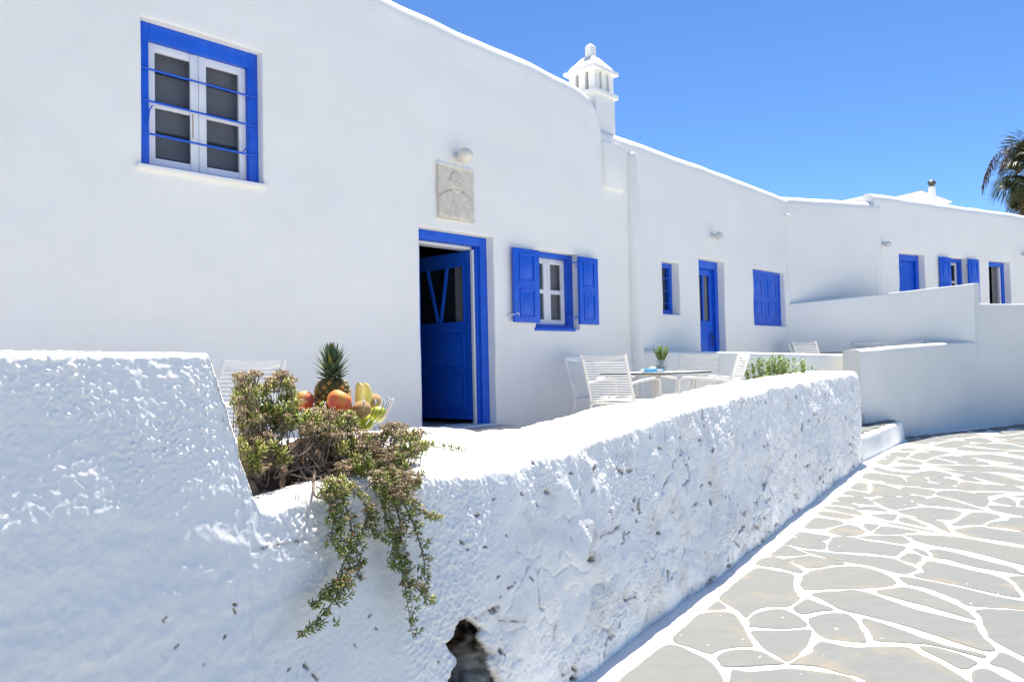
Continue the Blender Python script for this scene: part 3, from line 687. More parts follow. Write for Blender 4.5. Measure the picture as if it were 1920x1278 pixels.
lbar((ym-.12, WZ1-.002), (ym-.006, WZ0+.002)); lbar((ym+.20, WZ1-.002), (ym+.035, WZ0+.002))
def lpanel(y0, y1, z0, z1):
    m = MB()
    for a, b, c, d in ((y0, y0+.025, z0, z1), (y1-.025, y1, z0, z1), (y0+.025, y1-.025, z1-.025, z1), (y0+.025, y1-.025, z0, z0+.025)): m.box(LX-.014, LX-.0004, a, b, c, d)
    part(m, 'moulding', 'blue_paint', HA, DF, bevel=.006)
    a, b, c, d, e = y0+.045, y1-.045, z0+.045, z1-.045, .03
    m = MB().add([(LX-.0006,a,c),(LX-.0006,b,c),(LX-.0006,b,d),(LX-.0006,a,d),(LX-.012,a+e,c+e),(LX-.012,b-e,c+e),(LX-.012,b-e,d-e),(LX-.012,a+e,d-e)], [(4,5,6,7),(0,1,5,4),(1,2,6,5),(2,3,7,6),(3,0,4,7)])
    part(m, 'panel', 'blue_paint', HA, DF)
lpanel(LY0+.10, LY1-.10, -.06, .33); lpanel(LY0+.10, LY1-.10, -.50, -.13)
part(MB().box(LX-.016, LX-.0004, LY0+.03, LY1-.03, -.59, -.545), 'kick_rail', 'blue_paint', HA, DF, bevel=.004)
m = MB()
for a, b, c, d in ((LY0+.085, LY0+.105, WZ0-.02, WZ1+.02), (LY1-.105, LY1-.085, WZ0-.02, WZ1+.02)): m.box(LX-.012, LX-.0004, a, b, c, d)
for c, d in ((WZ0-.02, WZ0), (WZ1, WZ1+.02)): m.box(LX-.0115, LX-.0004, LY0+.105, LY1-.105, c, d)
part(m, 'glazing_trim', 'blue_paint', HA, DF, bevel=.004)
part(MB().tube([(LX-.001, LY1-.05, .26), (LX-.05, LY1-.05, .26), (LX-.055, LY1-.13, .255)], .010, 8).box(LX-.006, LX-.0005, LY1-.065, LY1-.035, .12, .34), 'handle', 'iron_brown', HA, DF)
part(MB().box(DR[0]-.05, DR[1]+.05, -.22, .34, TF1-.02, -.655), 'door_step', 'marble', HA, bevel=.008)

# ---------------------------------------------------------------- middle house
HB = house('house', FA, TF2, 'low white middle house with closed blue door, shuttered window and chimney')
TOPB = [(2.6, 2.99), (3.83, 2.971), (5.0, 2.954), (6.76, 2.933), (8.12, 2.89), (8.6, 2.88)]
V2 = (4.04, 4.50, .635, 1.375); D2 = (5.08, 5.88, -.62, 1.505); S2 = (6.90, 8.15, .54, 1.485)
mb = facade(FA, 2.66, 8.52, TF1-.1, lambda x: float(interp(x, TOPB)), [(*V2, .3), (*D2, .3), (*S2, .3)], r=.15, seed=2)
part(mb, 'wall', 'white_plaster', HB, ang=50)
part(shell(2.70, 8.45, .05, 5, TF1-.1, 2.55), 'side_wall', 'white_plaster', HB)
part(MB().box(2.72, 8.4, .12, 5.02, 2.42, 2.56), 'roof', 'white_plaster', HB)
# pilaster (pipe casing) and ledge beside the chimney
part(MB().tube([(3.33, -.01, TF1-.05), (3.33, -.01, 1), (3.33, -.01, 2.66), (3.33, .0, 2.72), (3.33, .02, 2.76)], [.095, .095, .092, .075, .03], 20), 'pipe_casing', 'white_plaster', HB)
part(MB().box(2.68, 3.12, -.045, .30, 2.2, 2.80), 'chimney_breast', 'white_plaster', HB, bevel=.03)
# chimney
CH = part(MB().box(2.70, 3.14, .10, .54, 2.6, 3.44), 'chimney', 'white_plaster', HB, bevel=.02)
part(MB().box(2.665, 3.18, .065, .58, 3.44, 3.505), 'ledge', 'white_plaster', HB, CH, bevel=.015)
for i in range(3):
    for j in range(3):
        if i == 1 and j == 1: continue
        x = 2.765+i*.157; y = .165+j*.157; part(MB().box(x-.053, x+.053, y-.053, y+.053, 3.50, 3.76), 'post', 'white_plaster', HB, CH, bevel=.01)
part(MB().box(2.655, 3.185, .055, .585, 3.755, 3.805), 'cap_slab', 'white_plaster', HB, CH, bevel=.012)
part(MB().box(2.80, 3.04, .20, .44, 3.5, 3.74), 'flue', 'rock', HB, CH)
m = MB(); c = (2.92, .32)
prof = [(.235, 3.800), (.215, 3.835), (.19, 3.875), (.145, 3.925), (.11, 3.97), (.085, 4.0), (.055, 4.01)]
V = []; 
for h, z in prof: V += [(c[0]-h, c[1]-h, z), (c[0]+h, c[1]-h, z), (c[0]+h, c[1]+h, z), (c[0]-h, c[1]+h, z)]
m.add(V, [(4*i+k, 4*i+(k+1) % 4, 4*i+4+(k+1) % 4, 4*i+4+k) for i in range(len(prof)-1) for k in range(4)]+[tuple(4*(len(prof)-1)+k for k in range(4))])
part(m, 'cap_roof', 'white_plaster', HB, CH, bevel=.01)
m = MB(); V = []
for h, z in ((.052, 4.0), (.052, 4.15), (.03, 4.18), (.004, 4.20)): V += [(c[0]-h, c[1]-h, z), (c[0]+h, c[1]-h, z), (c[0]+h, c[1]+h, z), (c[0]-h, c[1]+h, z)]
m.add(V, [(4*i+k, 4*i+(k+1) % 4, 4*i+4+(k+1) % 4, 4*i+4+k) for i in range(3) for k in range(4)]+[(12, 13, 14, 15)])
part(m, 'finial', 'white_plaster', HB, CH, bevel=.008)
# narrow window
f = part(MB().frame(V2[0]+.001, V2[1]-.001, V2[2]+.001, V2[3]-.001, .07, .12, .20), 'window', 'blue_paint', HB, bevel=.004)
for z in (.80, .98, 1.16): part(MB().tube([(V2[0]+.05, .135, z), (V2[1]-.05, .135, z)], .007, 6), 'bar', 'blue_paint', HB, f)
part(MB().box(V2[0]+.06, V2[1]-.06, .17, .175, V2[2]+.06, V2[3]-.06), 'pane', 'window_glass', HB, f); behind(HB, V2, .32)
# door
def plank_door(root, w, fy, glazed=True, fw_=.09):
    x0, x1, z0, z1 = w
    f = part(MB().box(x0+.001, x0+fw_, fy, fy+.09, z0, z1-.001).box(x1-fw_, x1-.001, fy, fy+.09, z0, z1-.001).box(x0+fw_, x1-fw_, fy+.0006, fy+.0894, z1-.12, z1-.001), 'door', 'blue_paint', root, bevel=.005)
    a, b, t = x0+fw_+.003, x1-fw_-.003, z1-.123; y = fy+.05; h = t-z0; g0 = z0+h*.60
    m = MB().box(a, a+.10, y, y+.04, z0+.01, t).box(b-.10, b, y, y+.04, z0+.01, t).box(a+.10, b-.10, y+.0005, y+.0395, t-.10, t).box(a+.10, b-.10, y+.0005, y+.0395, z0+.01, g0 if glazed else t-.1)
    part(m, 'leaf', 'blue_paint', root, f, bevel=.004)
    if glazed:
        part(MB().box(a+.096, b-.096, y+.018, y+.022, g0-.004, t-.096), 'pane', 'window_glass', root, f); xm = (a+b)/2
        part(MB().box(xm-.018, xm+.018, y-.004, y+.036, g0, t-.10), 'glazing_bar', 'blue_paint', root, f, bevel=.003)
        for k in range(5):
            xx = a+.10+(b-a-.2)*(k+.5)/5; part(MB().tube([(xx, y+.06, g0-.02), (xx+.008, y+.062, (g0+t)/2), (xx, y+.06, t-.08)], .034, 8), 'curtain_fold', 'curtain', root, f)
    zz = [(z0+h*.05, z0+h*.27), (z0+h*.31, z0+h*.53)]
    for c, d in zz:
        part(MB().frame(a+.13, b-.13, c, d, .022, y-.010, y-.0004), 'moulding', 'blue_paint', root, f, bevel=.004)
        part(MB().panel(a+.17, b-.17, c+.04, d-.04, y-.0006, .010, .022), 'panel', 'blue_paint', root, f)
    part(MB().box(b-.075, b-.045, y-.006, y-.0005, z0+h*.40, z0+h*.52).tube([(b-.06, y-.004, z0+h*.48), (b-.06, y-.05, z0+h*.48), (b-.13, y-.05, z0+h*.475)], .009, 8), 'handle', 'iron_black', root, f)
    return f
plank_door(HB, D2, .115); behind(HB, (D2[0], D2[1], D2[2], D2[3]), .31, 'interior')
# closed shutters
f = part(MB().frame(S2[0]+.001, S2[1]-.001, S2[2]+.001, S2[3]-.001, .055, .085, .175), 'window', 'blue_paint', HB, bevel=.004)
xm = (S2[0]+S2[1])/2
for a, b in ((S2[0]+.058, xm-.002), (xm+.002, S2[1]-.058)):
    z0, z1 = S2[2]+.058, S2[3]-.058; part(MB().box(a, b, .095, .125, z0, z1), 'shutter', 'blue_paint', HB, f, bevel=.004); h = z1-z0
    for c, d in ((z0+h*.10, z0+h*.45), (z0+h*.53, z0+h*.90)):
        part(MB().frame(a+.12, b-.12, c, d, .02, .086, .0946), 'moulding', 'blue_paint', HB, f, bevel=.003)
        part(MB().panel(a+.155, b-.155, c+.035, d-.035, .0944, .008, .02), 'panel', 'blue_paint', HB, f)
    for z in (z0+.05, z1-.06): hx = a if a < xm-.1 else b; part(MB().box(min(hx, hx+(.2 if hx == a else -.2)), max(hx, hx+(.2 if hx == a else -.2)), .085, .0945, z-.014, z+.014), 'hinge', 'blue_paint', HB, f)
# wing wall turning towards the street
d_ = Vector((FC.P.x, FC.P.y))-CRN; angW = math.degrees(math.atan2(d_.x, d_.y)); FWG = Frame(CRN.x, CRN.y, angW)
mb = facade(FWG, -.12, d_.length+.12, TF1-.1, lambda x: 2.90, [], r=.16, seed=5)
o = mb.build('wing_wall', 'white_plaster', HB, ang=50, shift=(0, 0, 0))
ctr = FA.to(FWG.world(0, 0, 0)); o.location = (ctr[0], ctr[1], -TF2); o.rotation_euler = (0, 0, FWG.rot-FA.rot)
part(MB().tube([(8.22, -.10, 2.50), (8.22, .05, 2.53)], .035, 12), 'rain_spout', 'white_plaster', HB)
part(MB().tube([(8.30, .0, TF2), (8.30, .0, 2.44)], .014, 10), 'drain_pipe', 'white_plaster', HB)

# ---------------------------------------------------------------- far house
HC = house('house', FC, TF3, 'far white house with shutters standing open between two blue doors')
O1 = (.68, 1.50, TF3, 1.955); O2 = (2.30, 2.95, 1.00, 1.945); O3 = (3.72, 4.54, TF3, 1.945)
mb = facade(FC, 0, 9, TF1-.1, lambda x: 3.07-.006*x, [(*O1, .3), (*O2, .3), (*O3, .4)], r=.15, seed=8)
part(mb, 'wall', 'white_plaster', HC, ang=50)
part(shell(.02, 9, .05, 5, TF1-.1, 2.6), 'side_wall', 'white_plaster', HC)
part(MB().box(.05, 8.95, .12, 5.02, 2.45, 2.62), 'roof', 'white_plaster', HC)
m = MB().tube([(.15, .14, 2.91), (.15, 2.5, 2.91), (.15, 5, 2.91)], .155, 16); m.box(.005, .295, .15, 5, 2.5, 2.92); part(m, 'side_parapet', 'white_plaster', HC)
plank_door(HC, O1, .13, glazed=False); behind(HC, O1, .34, 'interior')
f = casement(HC, O2, .12, .07, 2, 2, .19, .05, inner=None); 
shutter_thing(HC, 1.92, 2.27, 1.05, 1.93, -.03, 2.31); shutter_thing(HC, 2.90, 3.26, 1.05, 1.93, -.03, 2.88)
x0, x1, z0, z1 = O3
part(MB().box(x0+.001, x0+.09, .13, .22, z0, z1-.001).box(x1-.09, x1-.001, .13, .22, z0, z1-.001).box(x0+.09, x1-.09, .1306, .2194, z1-.1, z1-.001), 'door', 'blue_paint', HC, bevel=.005)
part(MB().box(x1-.135, x1-.092, .16, .215, z0, z1-.1), 'jamb_edge', 'white_wood', HC, bevel=.003)
room(HC, 1.8, 6, .40, 3, TF3-.02, 2.3)

# small structure and pipe on the roofs behind
e = empty('roof_room', at_depth(1716, 374, 19.5)-Vector((0, 0, .64)), math.radians(25), 'small white roof room showing above the far house parapet', 'roof room')
m = MB().add([(-.42,-.5,0),(.5,-.5,0),(.5,.5,0),(-.42,.5,0),(-.42,-.5,.66),(.5,-.5,.50),(.5,.5,.50),(-.42,.5,.66)], [(0,1,5,4),(1,2,6,5),(2,3,7,6),(3,0,4,7),(0,3,2,1),(4,5,6,7)]); m.build('wall', 'white_plaster', e, .02)
m = MB().add([(-.48,-.56,.674),(.56,-.56,.492),(.56,.56,.492),(-.48,.56,.674),(-.48,-.56,.714),(.56,-.56,.532),(.56,.56,.532),(-.48,.56,.714)], [(0,1,5,4),(1,2,6,5),(2,3,7,6),(3,0,4,7),(0,3,2,1),(4,5,6,7)]); m.build('roof', 'white_plaster', e, .01)
b = at_depth(1748, 372, 18.0); e = empty('stove_pipe', (b.x, b.y, b.z-.36), 0, 'short white round flue with black ball cowl on the roof', 'flue')
MB().lathe([(.075, 0), (.075, .6), (.068, .625), (.05, .63)], 18).build('pipe', 'white_plaster', e)
MB().lathe([(.03, .62), (.055, .65), (.085, .69), (.088, .72), (.06, .76), (.02, .78)], 16).build('cowl', 'iron_black', e)

# ---------------------------------------------------------------- lamps and plaque on the walls
def lamp(fr, s, z, r, mat, label, w=0):
    e = empty('wall_lamp', fr.world(s, w, z), fr.rot, label, 'lamp', 'globe lamps on the house walls')
    MB().ball((0, -r-.045, 0), r, n=24, m=16).build('globe', mat, e)
    m = MB().lathe([(.05, 0), (.05, .012), (.035, .02), (.03, .06)], 20); m.v = [(x, -z_, y) for x, y, z_ in m.v]; m.build('wall_mount', 'lamp_ring', e)
    MB().ball((0, -r-.045, 0), .028, .028, .04, 12, 8).build('bulb', 'paper', e); return e
lamp(FA, .10, 2.118, .078, 'globe_glass', 'milky globe lamp on the wall above the relief plaque')
lamp(FA, 5.52, 1.86, .066, 'clear_globe', 'clear glass globe lamp above the closed blue door of the middle house')
lamp(FC, .22, 2.08, .058, 'clear_globe', 'small globe lamp at the far house corner beside the wing wall')
lamp(FC, 5.05, 2.12, .06, 'clear_globe', 'globe lamp beyond the dark open doorway of the far house')
def plaque():
    W, H = .50, .545; nx, nz = 100, 110; x0, z0 = -.19, 1.465
    X, Z = np.meshgrid(np.linspace(0, 1, nx), np.linspace(0, 1, nz)); u = (X-.5)*W; v = Z*H
    def ell(cx, cz, rx, rz, p=2): return np.clip(1-np.abs((u-cx)/rx)**p-np.abs((v-cz)/rz)**p, 0, 1)
    h = np.zeros_like(u)
    au = np.abs(u); sh = .305-1.25*np.maximum(au-.085, 0)**1.5; body = sstep(0, .02, sh-v)*sstep(.0, .012, .238-au)*sstep(0, .03, v-np.maximum(au-.19, 0)*1.5); h = .015*body*(1-.2*(u/.235)**2)
    h = np.maximum(h, .017*sstep(0, .5, ell(0, .28, .065, .07)))                                   # neck
    head = ell(.0, .385, .084, .116, 2.4); h = np.maximum(h, .012*sstep(0, .10, head)+.014*head**.7)
    hair = sstep(0, .12, head)*sstep(.050, .075, au+.3*np.maximum(v-.43, 0))*(v > .37); h += .004*hair
    for sx in (-1, 1):
        h -= .009*sstep(0, .9, ell(sx*.033, .396, .024, .013)); h += .005*sstep(0, .8, ell(sx*.034, .395, .012, .006)); h += .006*sstep(0, .8, ell(sx*.034, .419, .032, .009))
        h = np.maximum(h, .014*sstep(0, .6, ell(sx*.090, .385, .013, .028))); h += .004*sstep(0, .9, ell(sx*.046, .352, .024, .024))
        edge = sx*(.022+.080*np.clip((.275-v)/.24, 0, 1)); on = (v < .28)*(v > .015)*body; h += .005*np.exp(-((u-edge)/.006)**2)*on; h -= .006*np.exp(-((u-edge-sx*.014)/.007)**2)*on
        h -= .005*np.exp(-((v-(.20+.35*(au-.09)))/.005)**2)*(au > .06)*(au < .13)*(u*sx > 0)
        h -= .004*np.exp(-((u-sx*.178-.08*(v-.1)*sx)/.006)**2)*(v < .20)*body
    h += .015*sstep(0, .7, ell(0, .378, .013, .036)); h += .005*sstep(0, .7, ell(0, .354, .020, .012)); h += .009*sstep(0, .6, ell(0, .333, .052, .013, 1.4)); h -= .006*sstep(0, .8, ell(0, .317, .026, .005)); h += .007*sstep(0, .7, ell(0, .293, .04, .022))
    h += .006*sstep(0, .6, ell(0, .235, .017, .034)); h -= .006*np.exp(-((au-.020-.16*np.maximum(v-.21, 0))/.005)**2)*(v > .19)*(v < .285)
    h -= .004*np.exp(-(u/.004)**2)*(v < .19)
    for k in range(4): h += .004*sstep(0, .6, ell(.012, .035+k*.040, .007, .007))
    h += .0012*np.sin(v*200)*np.exp(-(u/.05)**4)*(v < .18)
    h *= .95
    e1 = np.minimum.reduce([X, 1-X, Z, 1-Z]); h += .004*(1-sstep(.0, .03, e1))
    V = np.stack([x0+X*W, -.022-h, z0+Z*H], -1).reshape(-1, 3); F = [(j*nx+i, j*nx+i+1, (j+1)*nx+i+1, (j+1)*nx+i) for j in range(nz-1) for i in range(nx-1)]
    e = empty('relief_plaque', FA.world(.06, 0, z0), FA.rot, 'cream marble relief of a moustached man in a suit above the open door', 'plaque')
    V[:, 0] -= .06; V[:, 2] -= z0
    link('relief', np_mesh('relief', V, F), 'marble', e)
    MB().box(x0-.06, x0-.06+W, -.018, .012, 0, H).build('slab', 'marble', e, .002)
    MB().box(x0-.075, x0-.045+W, -.026, .0, H+.0005, H+.012).build('ledge', 'white_plaster', e, .003)
plaque()
# ---------------------------------------------------------------- low whitewashed walls
def low_wall(name, pts, th, r, zbase, label, mat='smooth_white', step=.06, amp=.006, cat='wall', cap0=True):
    """pts: (x, y, top above the eye); the path is the street-side top edge line, thickness goes to the left of travel"""
    P = [Vector(p) for p in pts]; path = []
    for a, b in zip(P[:-1], P[1:]):
        n = max(2, int((b-a).length/step))
        for i in range(n): path.append(a+(b-a)*(i/n))
    path.append(P[-1])
    Q = path[:]
    for _ in range(4): Q = [Q[0]]+[(Q[i-1]+Q[i]*2+Q[i+1])/4 for i in range(1, len(Q)-1)]+[Q[-1]]
    prof = []
    nz = 14
    for k in range(nz): prof.append((0, k/(nz-1), 0, 0))                        # front
    for k in range(1, 7): a = math.pi/2*k/6; prof.append((r-r*math.cos(a), 1, math.sin(a), 1))
    for k in range(1, 4): prof.append((r+(th-2*r)*k/3, 1, 1, 1))
    for k in range(1, 7): a = math.pi/2*k/6; prof.append((th-r+r*math.sin(a), 1, math.cos(a), 1))
    for k in range(1, 5): prof.append((th, 1-k/4, 0, 0))
    base = Q[0]; V = []; m = len(prof); zb = zbase
    for i, q in enumerate(Q):
        t = (Q[min(i+1, len(Q)-1)]-Q[max(i-1, 0)]); t = Vector((t.x, t.y)).normalized(); nl = Vector((-t.y, t.x)); top = q.z+EZ
        for y, zf, ss, arc in prof:
            z = zb+(top-r-zb)*zf + (r*ss if arc else 0); V.append((q.x+nl.x*y-base.x, q.y+nl.y*y-base.y, z))
    V = np.array(V); V += amp*1.5*np.stack([perlin(V+3.3, 1.7, 1), perlin(V+7.7, 1.7, 2), .5*perlin(V, 1.3, 3)*(V[:, 2] > zb+.2)], 1)
    F = [(i*m+k, (i+1)*m+k, (i+1)*m+k+1, i*m+k+1) for i in range(len(Q)-1) for k in range(m-1)]
    mb = MB(); mb.v = [tuple(v) for v in V]; mb.f = F+[tuple(range(m)), tuple(range((len(Q)-1)*m+m-1, (len(Q)-1)*m-1, -1))]
    e = empty(name, (base.x, base.y, 0), 0, label, cat)
    mb.build('masonry', mat, e, ang=55); return e
low_wall('low_wall', [(5.05, 11.98, .022), (4.2, 11.63, .05), (3.0, 11.13, .09), (DIV0.x, DIV0.y, .142)][::-1], .24, .05, .35, 'low white wall dividing the two terraces behind the set table')
low_wall('low_wall', [(x, y, z) for (x, y), z in zip(FWP[:6], (.085, .105, .130, .165, .20, .212))], .26, .06, -.03, 'low smooth white wall facing the street beside the entrance step', 'shaded_white')
low_wall('low_wall', [(8.215, 14.165, .87), (8.27, 14.19, .872), (9.17, 14.45, .868), (11, 14.8, .86), (14, 15.2, .85)], .22, .03, -.03, 'tall smooth white street wall under the far house doors', 'shaded_white')
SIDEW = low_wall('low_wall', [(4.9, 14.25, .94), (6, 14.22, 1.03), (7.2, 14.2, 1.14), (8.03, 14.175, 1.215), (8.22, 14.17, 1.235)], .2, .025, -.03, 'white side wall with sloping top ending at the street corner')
MB().add([(8.218-4.9, 14.160-14.25, 0), (8.335-4.9, 14.195-14.25, 0), (8.28-4.9, 14.40-14.25, 0), (8.165-4.9, 14.37-14.25, 0)]+[(8.218-4.9, 14.160-14.25, EZ+1.238), (8.335-4.9, 14.195-14.25, EZ+1.238), (8.28-4.9, 14.40-14.25, EZ+1.238), (8.165-4.9, 14.37-14.25, EZ+1.238)], [(0,1,5,4),(1,2,6,5),(2,3,7,6),(3,0,4,7),(4,5,6,7)]).build('corner_pier', 'shaded_white', SIDEW, .02)

# entrance step between the rough wall and the smooth wall
def step_block():
    a = Vector((4.30, 9.90)); b = Vector((5.90, 12.12)); t = (b-a).normalized(); n = Vector((-t.y, t.x)); L = (b-a).length
    e = empty('entrance_step', (a.x, a.y, 0), math.atan2(t.y, t.x), 'whitewashed entrance step between the rough wall and the smooth street wall', 'step')
    m = MB(); nx = 60; V = []; prof = [(0.0, -.03), (.0, .06), (.008, .12), (.016, .2), (.02, .255), (.028, .285), (.045, .305), (.08, .312), (.2, .314), (.4, .315), (.62, .315)]
    for i in range(nx+1):
        for y, z in prof: V.append((L*i/nx, y, z))
    V = np.array(V); V[:, 1] += .018*perlin(V, 2.2, 3)+.006*perlin(V, 9, 4); V[:, 2] += (.012*perlin(V, 2.6, 5))*(V[:, 2] > .1)
    k = len(prof); m.v = [tuple(v) for v in V]; m.f = [(i*k+j, (i+1)*k+j, (i+1)*k+j+1, i*k+j+1) for i in range(nx) for j in range(k-1)]+[tuple(range(k-1, -1, -1)), tuple(nx*k+j for j in range(k))]
    m.build('masonry', 'rough_whitewash', e, ang=60)
    rnd = random.Random(2)
    for i in range(5):
        x0, x1 = .08+i*(L-.15)/5, .08+(i+1)*(L-.15)/5-.05
        m = MB(); P = [(x0, .09), (x0+.2, .085), (x1-.02, .10), (x1+rnd.uniform(-.05, .03), .3), (x1-.03, .52), (x0+.1, .55), (x0-.01, .33)]
        Q = catmull([Vector(p) for p in P], 3, True); n_ = len(Q); zz = .326
        m.v = [(q.x, q.y, .30) for q in Q]+[(q.x, q.y, zz) for q in Q]; m.f = [(j, (j+1) % n_, n_+(j+1) % n_, n_+j) for j in range(n_)]+[tuple(n_+j for j in range(n_))]
        m.build('paving_stone', 'slate_slab', e)
step_block()

# ---------------------------------------------------------------- the rough wall with its planter
T_END = 10.62
FR = [(-3, .045), (1.238, .043), (1.262, -.035), (1.30, -.165), (1.335, -.275), (1.352, -.315), (1.40, -.328), (1.577, -.313), (1.79, -.324), (2.045, -.339), (2.25, -.356), (2.53, -.36), (2.95, -.355), (3.48, -.326), (4.19, -.281), (5.16, -.255), (6.57, -.225), (8.84, -.209), (10.77, -.205)]
BK = [(-3, .045), (1.20, .043), (1.26, -.05), (1.33, -.2), (1.42, -.25), (2.47, -.247), (2.60, -.251), (2.82, -.275), (2.94, -.304), (3.06, -.355), (3.13, -.365), (3.175, -.325), (3.3, -.335), (3.49, -.333), (3.76, -.32), (4.27, -.294), (5.26, -.288), (7.12, -.222), (8.83, -.204), (10.43, -.185), (11, -.18)]
def c4(L): return [(780+x/2.137, 680+y/2.137, r/2.137) for x, y, r in L]
PITS = c4([(710,420,13),(815,435,12),(520,518,17),(405,520,9),(475,565,9),(690,782,26),(800,660,11),(730,692,8),(845,680,6),(885,630,6),(1125,308,8),(1055,298,8),(970,340,5),(1030,597,5),(1115,562,6),(965,680,9),(825,720,5),
  (1310,605,10),(1300,660,14),(1360,658,11),(1270,725,11),(1380,710,12),(1350,750,11),(1165,870,18),(1168,900,14),(1115,940,14),(840,950,10),(880,937,6),(300,545,4),(230,608,6),(355,690,5),(265,735,8),(180,720,9),(200,745,9),(320,855,9),(370,890,11),(450,860,9),(330,935,6),
  (310,985,15),(290,992,10),(335,1155,12),(630,1222,12),(590,1250,8),(632,1262,17),(90,1195,8),(160,1055,7),(1390,485,8),(1410,545,5),(1525,525,6),(1570,410,6),(1620,460,9),(1650,520,11),(1740,325,6),(1765,70,6),(1665,425,6),(465,405,6),(1240,810,10),(1245,835,10),(612,440,6)])
PITS += [(x/1.943, 620+y/1.943, r/1.943) for x, y, r in [(860,997,7),(858,1021,9),(590,1052,6),(600,1041,5),(595,1187,10),(815,1115,7),(640,1150,5),(740,1215,6),(1060,1235,5)]]
PITS += [(520+x/2.987, 850+y/2.987, r/2.987) for x, y, r in [(170,1195,22),(205,1240,20),(555,980,8),(430,1070,9),(1055,535,10),(1025,495,9),(970,495,8),(515,910,7),(1115,345,5)]]
CRACKS = [[(780+x/2.137, 680+y/2.137) for x, y in c] for c in ([(703,635),(705,690),(690,725),(675,750),(690,782)], [(800,660),(780,675),(735,688),(705,700)], [(320,970),(318,1010),(330,1030),(420,1032)], [(835,910),(832,950),(880,935)],
  [(1300,600),(1325,590)], [(1375,620),(1370,650),(1340,665)], [(640,1190),(615,1230),(585,1255)], [(560,1050),(555,1110)], [(180,1035),(250,1020),(300,985)], [(1165,850),(1160,915)])]
CRACKS += [[(480, 1030), (500, 1026), (530, 1020), (553, 1015), (572, 1011)]]
HOLE = [(835,1207),(850,1190),(863,1164),(878,1158),(894,1164),(908,1172),(914,1184),(906,1196),(917,1208),(925,1226),(918,1240),(928,1256),(938,1278),(945,1310),(915,1350),(860,1350),(835,1300),(840,1278),(850,1255),(858,1240),(856,1230)]
def poly_sd(px, py, poly):                   # signed distance (pixels), negative inside
    P = np.array(poly, float); d = np.full(px.shape, 1e9); ins = np.zeros(px.shape, bool); n = len(P)
    for i in range(n):
        a = P[i]; b = P[(i+1) % n]; e = b-a; wx = px-a[0]; wy = py-a[1]; t = np.clip((wx*e[0]+wy*e[1])/(e@e), 0, 1); d = np.minimum(d, np.hypot(wx-e[0]*t, wy-e[1]*t))
        c = (a[1] > py) != (b[1] > py)
        with np.errstate(divide='ignore', invalid='ignore'): xi = (b[0]-a[0])*(py-a[1])/(b[1]-a[1])+a[0]
        ins ^= c & (px < xi)
    return np.where(ins, -d, d)
def worley(p, seed=7):
    i = np.floor(p); f1 = np.full(len(p), 9.0); f2 = f1.copy()
    for dx in (-1, 0, 1):
        for dy in (-1, 0, 1):
            cx, cy = i[:, 0]+dx, i[:, 1]+dy; h = _hash(cx, cy, cx*0, seed); g = _hash(cx, cy, cx*0+5, seed); q = np.hypot(cx+.1+.8*(h % 1000)/1000-p[:, 0], cy+.1+.8*(g % 1000)/1000-p[:, 1])
            f2 = np.minimum(f2, np.maximum(f1, q)); f1 = np.minimum(f1, q)
    return f1, f2
def top_height(t, wd, T):
    """height (above the eye) of the wall top at distance t along and wd into the wall"""
    f = interp(t, FR); b = interp(t, BK); s = sstep(.12, .75, wd/T)
    h = f+(b-f)*s
    pl = sstep(1.36, 1.42, t)*(1-sstep(1.93, 2.04, t)); ledge = sstep(.26, .31, wd)
    h = h*(1-pl)+pl*((f)*(1-ledge)+(-.252)*ledge)
    led2 = sstep(1.85, 1.97, t)*(1-sstep(2.25, 2.5, t)); h = h*(1-led2*ledge)+led2*ledge*(-.252)
    cav = pl*sstep(.085, .115, wd)*(1-sstep(.235, .265, wd)); return h-cav*.20
